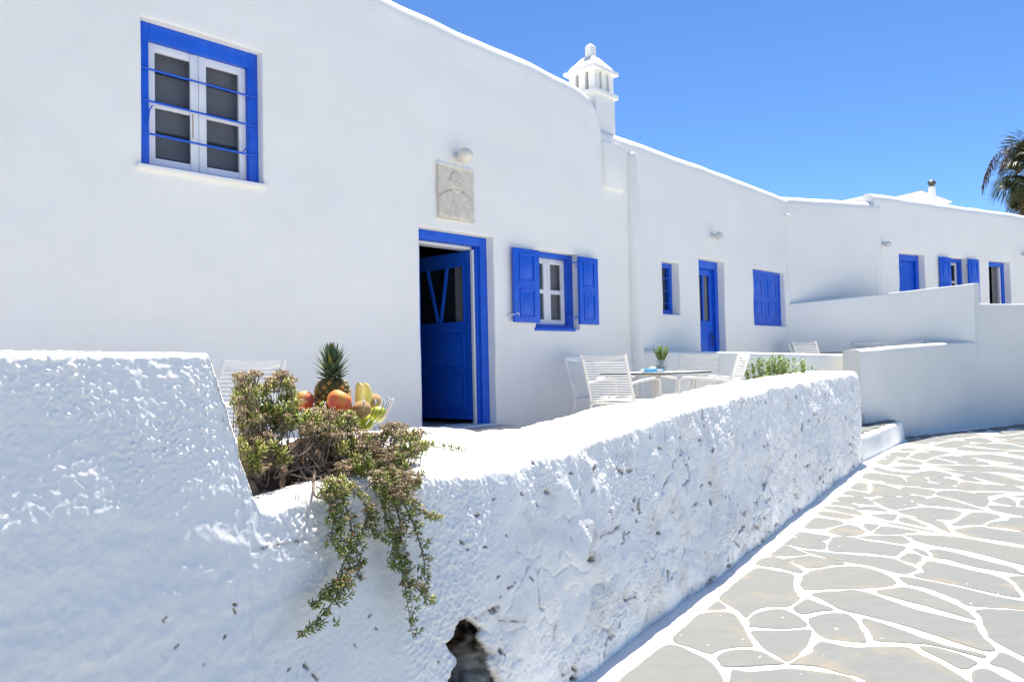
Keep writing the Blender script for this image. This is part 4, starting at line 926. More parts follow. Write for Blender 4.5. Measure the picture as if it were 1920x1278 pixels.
def rough_wall():
    ts = list(np.arange(-2.6, -1.2, .03))+list(np.arange(-1.2, .55, .008)); t = .55
    while t < T_END:
        ts.append(t); Z = .833+.852*t; st = .0016*Z
        if 1.2 < t < 1.4: st *= .45
        t += st
    ts.append(T_END); t = np.array(ts); n = len(t); nf, nr, ntp, nb = 430, 12, 70, 16
    zf = interp(t, FR); zf = zf+.012*perlin(np.stack([t*2.2, t*0, t*0+5], 1), 1, 3)*(t > 1.5); zb = -EZ-.02; zref = np.where(t < 1.9, .043+(zf-.043)*0+(-.37)*sstep(1.0, 1.9, t), zf); zref = np.where((t >= 1.9) & (t < 2.2), -.327+(zf+.327)*(t-1.9)/.3, zref); T = .60+.035*perlin(np.stack([t, t*0, t*0], 1), 2.4, 6)
    r = .055+.03*perlin(np.stack([t, t*0, t*0+2], 1), 3.0, 7); r = np.where(t < 1.3, .022, r)
    rows = []; nd = []
    for k in range(nf+1):
        v = 1-(1-k/nf)**1.25; z = zb+(zf-r-zb)*v; dd = zref-z; bt = .36+.12*perlin(np.stack([t*1.7, t*0, t*0+9], 1), 1, 71); rows.append(np.stack([t, -((.112+.007*(t < 1.4))*np.minimum(dd, bt)+.045*np.maximum(dd-bt, 0)), z], 1)); nd.append((0, -1, 0.0))
    ytop = rows[-1][:, 1]
    for k in range(1, nr+1):
        a = math.pi/2*k/nr; rows.append(np.stack([t, ytop+r-r*math.cos(a), zf-r+r*math.sin(a)], 1)); nd.append((0, -math.cos(a), math.sin(a)))
    for k in range(1, ntp+1):
        u = k/ntp; wd = ytop+r+(T-2*r-ytop)*u; rows.append(np.stack([t, wd, top_height(t, wd, T)], 1)); nd.append((0, 0, 1.0))
    zbk = top_height(t, T-r, T)
    for k in range(1, 9):
        a = math.pi/2*k/8; rows.append(np.stack([t, T-r+r*math.sin(a), zbk-r+r*math.cos(a)], 1)); nd.append((0, math.sin(a), math.cos(a)))
    for k in range(1, nb+1): rows.append(np.stack([t, T, zbk-r+(-.95-zbk+r)*k/nb], 1)); nd.append((0, 1.0, 0))
    R = len(rows); V = np.stack(rows, 0); nd = np.array(nd); NR = np.repeat(nd[:, None, :], n, 1)
    # the slanted end of the high part: turn the normals there along the wall
    sl = np.gradient(zf, t); m = np.clip(-sl/4, 0, 1)[None, :]*(NR[:, :, 2] > .3); NR[:, :, 0] += m; NR /= np.linalg.norm(NR, axis=2, keepdims=True)
    P = V.reshape(-1, 3); Nn = NR.reshape(-1, 3); tt, yy, zz = P[:, 0], P[:, 1], P[:, 2]; front = np.repeat((np.arange(R) <= nf+nr)[:, None], n, 1).reshape(-1); top = np.repeat(((np.arange(R) > nf) & (np.arange(R) <= nf+nr+ntp))[:, None], n, 1).reshape(-1)
    # pixels of every vertex (to lay pits where the photograph has them)
    W = np.stack([FW.P.x+FW.D.x*tt+FW.I.x*yy, FW.P.y+FW.D.y*tt+FW.I.y*yy, zz], 1); f_, r_, u_ = (np.array(v[:]) for v in (_F, _R, _U)); dz = np.maximum(W@f_, .2)
    px = 960+FPX*(W@r_)/dz; py = 639-FPX*(W@u_)/dz
    hi = 1-sstep(1.30, 1.5, tt)                                                    # the smoother high part on the left
    rg = np.clip(.25+.75*sstep(1.6, 3.2, tt), 0, 1)
    d = .030*perlin(P, 1.1, 1)*(.35+.65*rg)+.016*perlin(P, 2.7, 2)*(.5+.5*rg)+.010*perlin(P, 6.5, 3)*rg+.006*perlin(P, 15, 4)*rg
    W1_, W2_ = worley(np.stack([tt*4.6+.35*(perlin(P, 3, 80)+1.2*perlin(P, 7, 86)+.5*perlin(P, 18, 87)), zz*6.2+.35*(perlin(P, 3, 81)+1.2*perlin(P, 7, 88)+.5*perlin(P, 18, 89))], 1)); pat = sstep(-.05, .4, perlin(P, 1.5, 19)+.12)*sstep(1.7, 3.0, tt)
    d += .013*(1-np.clip(W1_, 0, 1)**2)*pat*front; gap = (1-sstep(.02, .13, W2_-W1_+.05*perlin(P, 30, 82)))*pat*front; gap *= .25+.75*sstep(.0, .35, perlin(P, 2.6, 85)); d -= .0045*gap
    mott = sstep(-.15, .3, perlin(P, 2.1, 21)); d += (.0032*perlin(P, 30, 5)+.0044*perlin(P, 66, 6)+.0022*perlin(P, 120, 24))*(.25+.75*mott)*(1-.7*hi)
    rim = np.exp(-((zf[None, :].repeat(R, 0).reshape(-1)-zz)/.22)**2)
    d += .0022*np.maximum(perlin(P, 48, 12), 0)*rim*1.3                          # lumps of old paint under the edge
    pim = np.clip(perlin(P, 105, 14)-.05, 0, 1)*sstep(-.45, .25, perlin(P, 4.2, 15)); band = sstep(-.40, -.16, zz+.08*perlin(P, 4, 16)); d += .0075*pim*hi*band+.0011*perlin(P, 100, 17)*hi*(.3+.7*band)+(.0045*perlin(P*np.array([5.0, 1, 13.0]), 1, 18)+.0025*perlin(P*np.array([14.0, 1, 26.0]), 1, 22)+.0022*perlin(P, 40, 23))*hi*(1-band)
    d *= 1-.5*np.clip(Nn[:, 2], 0, 1)
    dirt = np.zeros(len(P)); stain = np.zeros(len(P)); deep = np.zeros(len(P))
    vis = front & (tt > .6)
    wob = 5*perlin(P, 30, 31)+6*perlin(P, 75, 32)+5*perlin(P, 140, 33); wobh = 7*perlin(P, 16, 34)+5*perlin(P, 38, 35)+2*perlin(P, 80, 36)
    idx = np.where(vis)[0]; X = px[idx]; Y = py[idx]; wb = wob[idx]; S = 2.3/np.maximum(dz[idx], .5)
    for (cx, cy, rad) in PITS:
        rr = max(rad*.8, 2.6); s = np.where((np.abs(X-cx) < rr*3) & (np.abs(Y-cy) < rr*3))[0]
        if not len(s): continue
        q = np.hypot((X[s]-cx)/1.15, (Y[s]-cy)/.85+.9*(X[s]-cx)*((int(cx) % 3)-1))+wb[s]*.9*min(1, rr/6)
        a = 1-sstep(rr*.68, rr*.86, q); j = idx[s]; deep[j] = np.maximum(deep[j], a*rr*.0026*np.clip(dz[j]/2, .8, 3)); dirt[j] = np.maximum(dirt[j], sstep(.25, .8, a)); stain[j] = np.maximum(stain[j], .35*(1-sstep(rr*.8, rr*2.2, q)))
    for c in CRACKS:
        P2 = np.array(c, float); s = np.where((X > P2[:, 0].min()-12) & (X < P2[:, 0].max()+12) & (Y > P2[:, 1].min()-12) & (Y < P2[:, 1].max()+12))[0]
        if not len(s): continue
        dd = np.full(len(s), 1e9)
        for a, b in zip(P2[:-1], P2[1:]):
            e = b-a; w_ = np.clip(((X[s]-a[0])*e[0]+(Y[s]-a[1])*e[1])/(e@e+1e-6), 0, 1); dd = np.minimum(dd, np.hypot(X[s]-a[0]-e[0]*w_, Y[s]-a[1]-e[1]*w_))
        j = idx[s]; a = 1-sstep(.5, 2.6, dd+np.abs(wb[s])*.7); a = a*sstep(-.12, .12, perlin(P[j], 34, 40)); deep[j] = np.maximum(deep[j], .012*a); dirt[j] = np.maximum(dirt[j], .85*a); stain[j] = np.maximum(stain[j], .3*(1-sstep(2, 8, dd)))
    gd = gap*sstep(.12, .4, perlin(P, 7, 83)+.5*perlin(P, 28, 84)); dirt = np.maximum(dirt, .8*gd); deep += .012*gd
    # rough bed of dark dirt where the wall meets the ground, further along
    bd = (1-sstep(.0, .10, zz+EZ))*sstep(4.2, 5.5, tt)*front; sp = sstep(.28, .42, perlin(P, 17, 44)+.3*perlin(P, 40, 45)); dirt = np.maximum(dirt, bd*sp*.9); deep += bd*sp*.02
    sm = (1-sstep(.05, .40, zz+EZ))*sstep(2.6, 4, tt)*front; stain = np.maximum(stain, .28*sm*sstep(.05, .4, perlin(P, 9, 46)))
    sp2 = front*sstep(2.2, 4, tt)*sstep(.60, .68, perlin(P, 13, 47)+.45*perlin(P, 33, 48)); dirt = np.maximum(dirt, .7*sp2); deep += .008*sp2
    stain = np.maximum(stain, .20*front*sstep(1.6, 3, tt)*sstep(.2, .55, perlin(P, 4.3, 49)+.3*perlin(P, 25, 50)))
    # the broken hole low in the wall
    s = np.where(vis & (px > 780) & (px < 990) & (py > 1100))[0]; sd = poly_sd(px[s], py[s], HOLE)+wobh[s]*.6
    SD = np.full(len(P), 99.0); SD[s] = sd; a = 1-sstep(-5, 2, sd); deep[s] += .022*a; dirt[s] = np.maximum(dirt[s], .8*(1-sstep(-3.5, -2.0, sd))); stain[s] = np.maximum(stain[s], .45*(1-sstep(0, 14, sd))*sstep(-.1, .4, perlin(P[s], 14, 52)))
    P2 = P+Nn*(d-deep)[:, None]
    # lumpy back edge
    bk = np.repeat((np.arange(R) > nf+nr+ntp*.6)[:, None], n, 1).reshape(-1); P2[:, 2] += bk*(.012*perlin(P, 5, 60)+.006*perlin(P, 13, 61)); P2[:, 1] += bk*.018*perlin(P, 4.3, 62)
    i0, j0 = np.meshgrid(np.arange(R-1), np.arange(n-1), indexing='ij'); a = (i0*n+j0).ravel(); F = np.stack([a, a+1, a+n+1, a+n], 1); F = F[SD[F].max(1) > -4]
    zsh = np.array([0, 0, EZ]); e = empty('rough_wall', (FW.P.x, FW.P.y, 0), FW.rot, 'thick rough whitewashed street wall with a broken hole and planter pocket', 'wall')
    link('masonry', np_mesh('masonry', P2+zsh, F, {'dirt': np.clip(dirt, 0, 1), 'stain': np.clip(stain, 0, 1)}), 'rough_whitewash', e)
    # end of the wall
    ring = (P2+zsh).reshape(R, n, 3)[:, -1, :]; keep = list(range(0, nf, 10))+list(range(nf, R, 3))+[R-1]; rv = ring[keep]; c = rv.mean(0); V = [tuple(v) for v in rv]+[tuple(c+np.array([.03, 0, 0]))]; k = len(rv)
    m = MB(); m.v = V; m.f = [(i, (i+1) % k, k) for i in range(k)]; m.build('wall_end', 'rough_whitewash', e)
    # broken rubble inside the hole
    hx = [FW.loc(x, y, -.06) for x, y in HOLE]; x0, x1, z0, z1 = min(h[0] for h in hx)-.1, max(h[0] for h in hx)+.16, min(h[2] for h in hx)-.08, max(h[2] for h in hx)+.08
    nx, nz = 130, 130; X, Z = np.meshgrid(np.linspace(x0, x1, nx), np.linspace(max(z0, -1.34), z1, nz)); Q = np.stack([X.ravel(), X.ravel()*0, Z.ravel()], 1); u = (X-x0)/(x1-x0); v = (Z-Z.min())/(Z.max()-Z.min())
    w1, w2 = worley(np.stack([Q[:, 0]*9+.4*perlin(Q, 9, 90), Q[:, 2]*11+.4*perlin(Q, 9, 91)], 1))
    dep = .03+.27*(1-sstep(.25, .80, u))+.05*sstep(.75, .95, v); dep = dep.ravel()+.06*np.clip(w1, 0, 1)+.04*perlin(Q, 12, 92)+.022*perlin(Q, 34, 93)+.010*perlin(Q, 80, 94); Q[:, 1] = -.05+np.clip(dep, .02, .4); Q[:, 2] += EZ
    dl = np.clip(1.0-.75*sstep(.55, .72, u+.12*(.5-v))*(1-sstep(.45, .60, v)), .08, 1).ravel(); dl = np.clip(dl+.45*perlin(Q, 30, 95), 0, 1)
    link('broken_core', np_mesh('broken_core', Q, [(j*nx+i, j*nx+i+1, (j+1)*nx+i+1, (j+1)*nx+i) for j in range(nz-1) for i in range(nx-1)], {'dirt': dl}), 'broken_core', e)
    # soil and stones in the planter
    nx, ny = 60, 22; X, Y = np.meshgrid(np.linspace(1.29, 2.02, nx), np.linspace(.07, .315, ny)); G = np.stack([X.ravel(), Y.ravel(), (-.375+.145*sstep(.09, .27, Y)*(1-sstep(1.94, 2.02, X))).ravel()], 1); G[:, 2] += .03*perlin(G, 9, 3)+.02*perlin(G, 25, 4)+.008*perlin(G, 60, 4); G[:, 2] += EZ
    F = [(j*nx+i, j*nx+i+1, (j+1)*nx+i+1, (j+1)*nx+i) for j in range(ny-1) for i in range(nx-1)]
    link('soil', np_mesh('soil', G, F), 'soil', e)
    rnd = random.Random(8)
    for (x, y, z, s) in [(1.44, .15, -.33, .055), (1.53, .17, -.36, .045), (1.62, .15, -.355, .04), (1.39, .19, -.30, .05), (1.72, .18, -.33, .055), (1.80, .15, -.34, .045), (1.66, .21, -.29, .05), (1.50, .22, -.28, .055)]:
        b = MB().ball((0, 0, 0), s, s*.75, s*.7, 18, 12); A = np.array(b.v); dd = perlin(A*1.0+x*9, 18, 3)*.35+perlin(A+x, 45, 5)*.14; A = A*(1+dd)[:, None]*np.where(np.abs(perlin(A+x*3, 12, 9)) > .2, .92, 1.0)[:, None]; b.v = [tuple(v) for v in A]
        o = b.build('stone', 'rock', e); o.location = (x, y, z+EZ); o.rotation_euler = (rnd.uniform(0, 3), rnd.uniform(0, 3), rnd.uniform(0, 3))
    return e
rough_wall()
# ---------------------------------------------------------------- leaves, shoots
class Leaves:
    def __init__(s): s.V = []; s.F = []; s.T = []
    def leaf(s, b, d, L, w, tint, bend=0.0, flat=.6):
        d = d.normalized(); u = d.cross(Vector((0, 0, 1)))
        if u.length < .05: u = d.cross(Vector((1, 0, 0)))
        u.normalize(); n = u.cross(d); k = len(s.V); m = b+d*L*.52-n*bend*L*.3; t = b+d*L+n*bend*L*.5
        s.V += [b, m+u*w/2, m+n*w/2*flat, m-u*w/2, m-n*w/2*flat, t]; s.T += [tint*.8]+[tint]*4+[min(1, tint+.05)]
        s.F += [(k,k+1,k+2),(k,k+2,k+3),(k,k+3,k+4),(k,k+4,k+1),(k+5,k+2,k+1),(k+5,k+3,k+2),(k+5,k+4,k+3),(k+5,k+1,k+4)]
    def blade(s, b, d, L, w, tint, up=Vector((0, 0, 1)), droop=0.0):       # flat folded leaf
        d = d.normalized(); u = d.cross(up)
        if u.length < .05: u = d.cross(Vector((1, 0, 0)))
        u.normalize(); n = u.cross(d); k = len(s.V); m = b+d*L*.5+Vector((0, 0, -droop*L*.25)); t = b+d*L+Vector((0, 0, -droop*L))
        s.V += [b, m+u*w/2+n*w*.12, m, m-u*w/2+n*w*.12, t]; s.T += [tint]*5; s.F += [(k,k+1,k+2),(k,k+2,k+3),(k+4,k+2,k+1),(k+4,k+3,k+2)]
    def bit(s, c, r, tint, rnd):
        k = len(s.V); q = [c+Vector((rnd.gauss(0, 1), rnd.gauss(0, 1), rnd.gauss(0, 1))).normalized()*r*rnd.uniform(.6, 1.3) for _ in range(4)]
        s.V += q; s.T += [tint]*4; s.F += [(k,k+1,k+2),(k,k+2,k+3),(k,k+3,k+1),(k+1,k+3,k+2)]
    def build(s, name, mat, parent, kind=None):
        if not s.V: return None
        o = link(name, np_mesh(name, np.array([v[:] for v in s.V]), np.array(s.F), {'tint': s.T}, smooth=False), mat, parent)
        if kind: o['kind'] = kind
        return o
def rvec(r): return Vector((r.gauss(0, 1), r.gauss(0, 1), r.gauss(0, 1))).normalized()

# ---------------------------------------------------------------- succulent in the planter
def planter_plant():
    rnd = random.Random(21); e = empty('succulent_plant', (FW.P.x, FW.P.y, 0), FW.rot, 'straggly succulent with dried brown flower heads trailing over the rough wall', 'plant')
    def L(px, py, w): x, y, z = FW.loc(px, py, w); return Vector((x, y, z+EZ))
    G, B, S = Leaves(), Leaves(), MB()
    def shoot(p, ax, n=12, len_=.024, tb=.5):
        ax = ax.normalized(); u = ax.cross(Vector((.3, .8, .2))).normalized(); v = ax.cross(u); ph = rnd.uniform(0, 6)
        for i in range(n):
            f = i/n; a = ph+i*2.4; op = math.radians(62-42*f+rnd.uniform(-8, 8)); d = ax*math.cos(op)+(u*math.cos(a)+v*math.sin(a))*math.sin(op)
            tt = min(1, max(0, tb+rnd.gauss(0, .16)+.18*f)); 
            if rnd.random() < .012: tt = 1
            elif tt > .92: tt = .9
            G.leaf(p+ax*(f*.022-.012), d, len_*rnd.uniform(.85, 1.3)*(1-.25*f), .0068*rnd.uniform(.8, 1.25), tt, rnd.uniform(-.2, .5))
    def head(p, r=.015, n=24):
        for _ in range(n):
            q = rvec(rnd); q.z = abs(q.z)*.7; B.bit(p+q*r*rnd.uniform(.4, 1.1), .0036*rnd.uniform(.7, 1.4), min(1, max(0, rnd.gauss(.5, .25))), rnd)
    def twig(a, b, r0=.0022, r1=.0012, sag=.01):
        m = (a+b)/2+rvec(rnd)*sag+Vector((0, 0, -sag)); S.tube(catmull([a, m, b], 3), [r0+(r1-r0)*i/6 for i in range(7)], 5)
    roots = [L(520, 885, .16), L(575, 890, .17), L(640, 880, .15), L(700, 870, .14), L(470, 880, .15)]
    blobs = [ # px, py, rx, ry, w, green, brown, tint
        (480, 752, 40, 22, .17, 24, 5, .6), (504, 726, 16, 9, .17, 7, 7, .6), (536, 722, 12, 9, .17, 6, 7, .6), (468, 738, 14, 8, .16, 6, 3, .6), (446, 734, 9, 14, .15, 5, 4, .5), (538, 748, 20, 20, .17, 18, 4, .6), (497, 778, 42, 16, .16, 22, 4, .5), (545, 785, 28, 18, .14, 22, 6, .45),
        (468, 805, 28, 24, .15, 16, 12, .4), (487, 838, 26, 18, .12, 16, 12, .5), (450, 770, 16, 26, .15, 12, 8, .4), (462, 870, 10, 24, .12, 7, 3, .6), (528, 860, 12, 26, .11, 12, 1, .68), (497, 835, 14, 12, .10, 8, 0, .75),
        (595, 790, 30, 20, .2, 18, 8, .4), (615, 786, 32, 8, .16, 8, 10, .5), (655, 788, 14, 10, .14, 10, 2, .6), (628, 802, 36, 14, .16, 20, 10, .42), (582, 782, 8, 8, .16, 4, 1, .6), (600, 815, 40, 14, .13, 10, 22, .4), (655, 825, 38, 12, .12, 12, 20, .42),
        (640, 842, 20, 14, .1, 8, 2, .65), (690, 840, 22, 20, .1, 6, 34, .4), (735, 815, 26, 14, .13, 14, 16, .5), (762, 835, 30, 18, .12, 20, 14, .48), (745, 858, 36, 18, .09, 22, 12, .4), (785, 842, 14, 10, .11, 6, 9, .5),
        (675, 868, 18, 16, .06, 16, 6, .55), (645, 885, 18, 14, .05, 3, 20, .45), (700, 885, 30, 16, .04, 20, 8, .45), (740, 885, 22, 16, .03, 12, 10, .4), (630, 915, 24, 16, -.03, 26, 2, .6), (720, 905, 30, 16, -.03, 20, 16, .45), (768, 905, 16, 16, -.035, 7, 16, .45), (745, 930, 26, 18, -.04, 12, 26, .45), (570, 812, 18, 10, .14, 6, 8, .45), (520, 800, 30, 10, .16, 8, 14, .3)]
    blobs += [(455, 845, 14, 18, .12, 10, 6, .55), (500, 880, 22, 10, .13, 3, 10, .4), (470, 790, 24, 14, .14, 14, 12, .5), (445, 718, 10, 8, .16, 2, 6, .5), (522, 712, 12, 6, .17, 2, 10, .5), (470, 714, 10, 5, .17, 2, 7, .5), (548, 772, 12, 12, .16, 8, 3, .6), (738, 806, 12, 5, .13, 2, 5, .5), (775, 822, 14, 8, .12, 3, 9, .5), (720, 862, 24, 14, .08, 8, 22, .5)]
    for cx, cy, rx, ry, w, ng, nb, tb in blobs:
        for kk in range(int(ng*.85+nb*1.6)):
            a = rnd.uniform(0, 6.283); q = math.sqrt(rnd.random()); jj = 1.0 if rnd.random() < .85 else 1.35; p = L(cx+rx*q*jj*math.cos(a), cy+ry*q*jj*math.sin(a), w+rnd.gauss(0, .03)); root = min(roots, key=lambda r: (r-p).length)
            ax = (p-root)*.6+Vector((0, -.05, .12))+rvec(rnd)*.06
            if kk < ng*.85: shoot(p, ax, rnd.randint(9, 13), .023, tb)
            else: p = p+Vector((0, -.012, .014)); head(p, rnd.uniform(.010, .018)); twig(p-ax.normalized()*.03, p, .0012, .0009, .003)
            if rnd.random() < .20: twig(root+(p-root)*.35+rvec(rnd)*.03, p, .0026, .0011, .03)
    # bare grey twigs and thick branches in the gap
    for pts, r in (([(500,812,.15),(535,796,.16),(575,795,.15),(603,818,.13)], .006), ([(520,885,.16),(545,850,.15),(575,830,.14),(640,838,.12)], .005), ([(560,892,.15),(590,872,.12),(640,868,.09),(660,905,-.01),(690,930,-.04)], .0045), ([(640,880,.14),(655,850,.12),(700,838,.1),(735,850,.09)], .0045),
                   ([(515,896,.11),(560,878,.10),(610,872,.09)], .003), ([(590,880,.1),(588,915,.0),(592,930,-.035),(612,936,-.04)], .004), ([(470,880,.16),(468,830,.16),(490,790,.17)], .005), ([(575,890,.17),(570,840,.17),(560,800,.17)], .004)):
        S.tube(catmull([L(x, y, w) for x, y, w in pts], 4), [r*(1-.5*i/(4*(len(pts)-1))) for i in range(4*(len(pts)-1)+1)], 6)
    for _ in range(70): p = L(rnd.uniform(560, 720), rnd.uniform(830, 885), rnd.uniform(.06, .16)); twig(p, p+rvec(rnd)*rnd.uniform(.03, .09)+Vector((0, 0, .02)), .002, .001, .012)
    G.build('foliage', 'succulent', e, 'stuff'); B.build('dried_flowers', 'dry_flower', e, 'stuff'); S.build('branches', 'wood_stem', e); 
    # trails hanging down the wall
    trails = [([(625,905),(622,960),(648,1030),(655,1080),(622,1130),(590,1165),(556,1197)], 1, .5), ([(640,925),(660,1000),(642,1060),(612,1115),(578,1132)], 1, .45), ([(655,910),(690,960),(668,1015),(674,1066)], 1, .42), ([(615,915),(628,960),(622,1008),(640,1040)], 1, .55), ([(600,915),(618,950),(612,985)], .8, .6),
              ([(720,905),(735,980),(748,1040),(758,1085),(764,1130),(775,1197)], 1, .45), ([(745,920),(778,990),(796,1060),(782,1088)], 1, .45), ([(715,940),(740,1030),(732,1062)], .9, .45), ([(735,930),(752,990),(735,1030),(750,1075)], 1, .42), ([(760,935),(795,962),(827,970)], 1, .6), ([(757,1085),(785,1105),(802,1133)], .8, .7), ([(690,960),(700,1000),(722,1010)], .7, .5), ([(650,1080),(625,1095),(598,1110)], .9, .5)]
    for pts, dn, tb in trails:
        g, b = Leaves(), Leaves(); G, B = g, b; P = catmull([L(x, y, -.05-.05*min(1, max(0, (y-930)/250))+rnd.uniform(-.012, .0)) for x, y in pts], 6)
        m = MB(); m.tube(P, [.0028*(1-.6*i/len(P)) for i in range(len(P))], 6); st = m.build('trailing_stem', 'wood_stem', e); yt = [p[1] for p in pts]
        for i in range(len(P)-1):
            seg = P[i+1]-P[i]; n = max(2, int(seg.length/.0042*dn)); f = i/len(P)
            for k in range(n):
                p = P[i]+seg*(k/n); ax = seg.normalized(); o = rvec(rnd); o = (o-ax*o.dot(ax)).normalized(); 
                if o.y > .35: o.y = -o.y
                d = o*.9+ax*rnd.uniform(.1, .9)+Vector((0, 0, .35)); t = min(.9, max(0, tb+rnd.gauss(0, .17)))
                if f > .9 and rnd.random() < .4: t = 1
                g.leaf(p, d, rnd.uniform(.017, .029)*(1-.25*f), .0062*rnd.uniform(.8, 1.2), t, rnd.uniform(-.1, .6))
            if f < .6 and rnd.random() < .95:
                q = P[i]+Vector((rnd.gauss(0, .012), -abs(rnd.gauss(0, .012))-.006, rnd.gauss(0, .008))); head(q, rnd.uniform(.010, .016), 24)
            if rnd.random() < .75: q = P[i]+Vector((rnd.gauss(0, .014), -.012, rnd.gauss(0, .008))); shoot(q, Vector((rnd.gauss(0, .6), -.6, rnd.uniform(-.6, .5))), 8, .02, tb)
        g.build('leaves', 'succulent', st, 'stuff'); b.build('dried_heads', 'dry_flower', st, 'stuff')
    # sprig lying along the rim
    g = Leaves(); P = catmull([L(735, 868, .07), L(790, 858, .085), L(825, 858, .09), L(868, 868, .07)], 8); P = [p+Vector((0, -.01, .036)) for p in P]
    st = MB().tube(P, [.0026*(1-.5*i/len(P)) for i in range(len(P))], 6).build('trailing_stem', 'wood_stem', e)
    for i in range(len(P)-1):
        seg = P[i+1]-P[i]
        for k in range(max(2, int(seg.length/.005))):
            d = seg.normalized()*rnd.uniform(-.2, .6)+Vector((0, 0, rnd.uniform(.3, 1)))+rvec(rnd)*.45; g.leaf(P[i]+seg*rnd.random(), d, rnd.uniform(.022, .034), .0066, min(.9, max(0, rnd.gauss(.5, .18))), .3)
    g.build('leaves', 'succulent', st, 'stuff')
planter_plant()

# ---------------------------------------------------------------- fruit bowl and fruit
BX, BY, _z = FW.loc(648, 800, .335); BOWL = FW.world(BX, .335, -.252)
def fruit_bowl():
    e = empty('fruit_bowl', BOWL, FW.rot, 'chrome wire bowl of ball-tipped rods on the wall ledge', 'bowl')
    m = MB(); 
    for R, z in ((.055, .005), (.05, .036)): m.tube([(R*math.cos(a), R*math.sin(a), z) for a in np.linspace(0, 2*math.pi, 33)], .0035, 8)
    m.build('base_ring', 'steel', e)
    P = catmull([Vector(p) for p in ((.046, 0, .034), (.075, 0, .042), (.112, 0, .062), (.143, 0, .094), (.160, 0, .130))], 5)
    rm = MB().tube(P, .0021, 7).mesh('rod'); bm_ = MB().ball((.1605, 0, .134), .0048, n=14, m=10).mesh('ball')
    for k in range(24):
        a = 2*math.pi*k/24+.1; r = link('rod', rm, 'steel', e, None, (0, 0, a)); link('ball', bm_, 'steel', r)
    for k in range(6): a = 2*math.pi*k/6; MB().tube([(.055*math.cos(a), .055*math.sin(a), .005), (.05*math.cos(a), .05*math.sin(a), .036)], .0025, 6).build('strut', 'steel', e)
    MB().lathe([(.0, .030), (.046, .0305), (.048, .033), (.0, .0335)], 24).build('dish', 'steel', e)
fruit_bowl()
def put(o, px, py, w, rot=(0, 0, 0)):
    x, y, z = FW.loc(px, py, w); o.location = FW.world(x, w, z); o.rotation_euler = (rot[0], rot[1], FW.rot+rot[2])
def one(name, mb, mat, px, py, w, rot, label, cat, group=None):
    o = mb.build(name, mat); put(o, px, py, w, rot); return tag(o, label, cat, group)
def peach(r):
    b = MB().ball((0, 0, 0), r, r, r*.95, 32, 20); V = []
    for x, y, z in b.v:
        a = math.atan2(y, x); k = 1-.05*math.exp(-(a/.22)**2)*(1-abs(z/r)**2)
        zz = z-(.25*r*math.exp(-(x*x+y*y)/(.03*r*r*8)) if z > 0 else 0); V.append((x*k, y*k, zz))
    b.v = V; return b
one('peach', peach(.0415), 'peach_skin', 637, 752, .25, (.5, .2, .6), 'big red and orange peach resting against the pineapple', 'peach')
one('peach', peach(.037), 'peach_skin', 568, 752, .36, (.3, .5, 2.0), 'orange peach with red cheek at the leafy side of the bowl', 'peach')
def kiwi(): 
    b = MB().ball((0, 0, 0), .036, .029, .029, 28, 18); return b
one('kiwi', kiwi(), 'kiwi_skin', 677, 768, .225, (.2, -.35, -.2), 'brown kiwi lying low behind two chrome rods', 'kiwi')
one('kiwi', kiwi(), 'kiwi_skin', 700, 754, .335, (0, -.6, .3), 'brown kiwi touching the pale bananas', 'kiwi')
def banana():
    m = MB(); P = [Vector((.085*math.sin(a), 0, .085*math.cos(a)-.085)) for a in np.linspace(-.75, .85, 15)]; R = [.006, .009, .0135, .0155, .0165, .017, .017, .017, .0168, .016, .0145, .0115, .008, .006, .0055]
    P = [p*.86 for p in P]; m.tube(P, [r*.9 for r in R], 10); return m
one('banana', banana(), 'banana_skin', 674, 737, .30, (.55, 1.0, .9), 'pale yellow banana leaning on the pineapple', 'banana')
one('banana', banana(), 'banana_skin', 690, 741, .33, (.5, 1.3, .6), 'pale yellow banana above the upper kiwi', 'banana')
def lime(r=.031): return MB().lathe([(.001, -r*1.18), (.006, -r*1.08), (r*.5, -r*.88), (r*.83, -r*.55), (r, 0), (r*.83, r*.55), (r*.5, r*.88), (.006, r*1.08), (.001, r*1.18)], 24)
GRN = 'green and yellow citrus low in the bowl'
for px, py, w, rot, mat, lb in ((660, 784, .245, (1.1, .3, .4), 'lime_skin', 'green lime half hidden behind the dried flowers'), (684, 791, .25, (1.3, .2, 1.2), 'lime_skin', 'green lime under the lower kiwi'), (707, 777, .30, (.9, .6, .2), 'lime_skin', 'yellow-green lime showing its end between the outer rods'), (600, 783, .31, (1.2, 0, .4), 'lemon_skin', 'yellow lemon behind the leaves beside the orange peach'), (625, 788, .27, (1.1, 0, 1.4), 'lemon_skin', 'yellow lemon low in front of the pineapple')):
    one('lime' if 'lime' in lb else 'lemon', lime(), mat, px, py, w, rot, lb, 'lime' if 'lime' in lb else 'lemon', GRN)
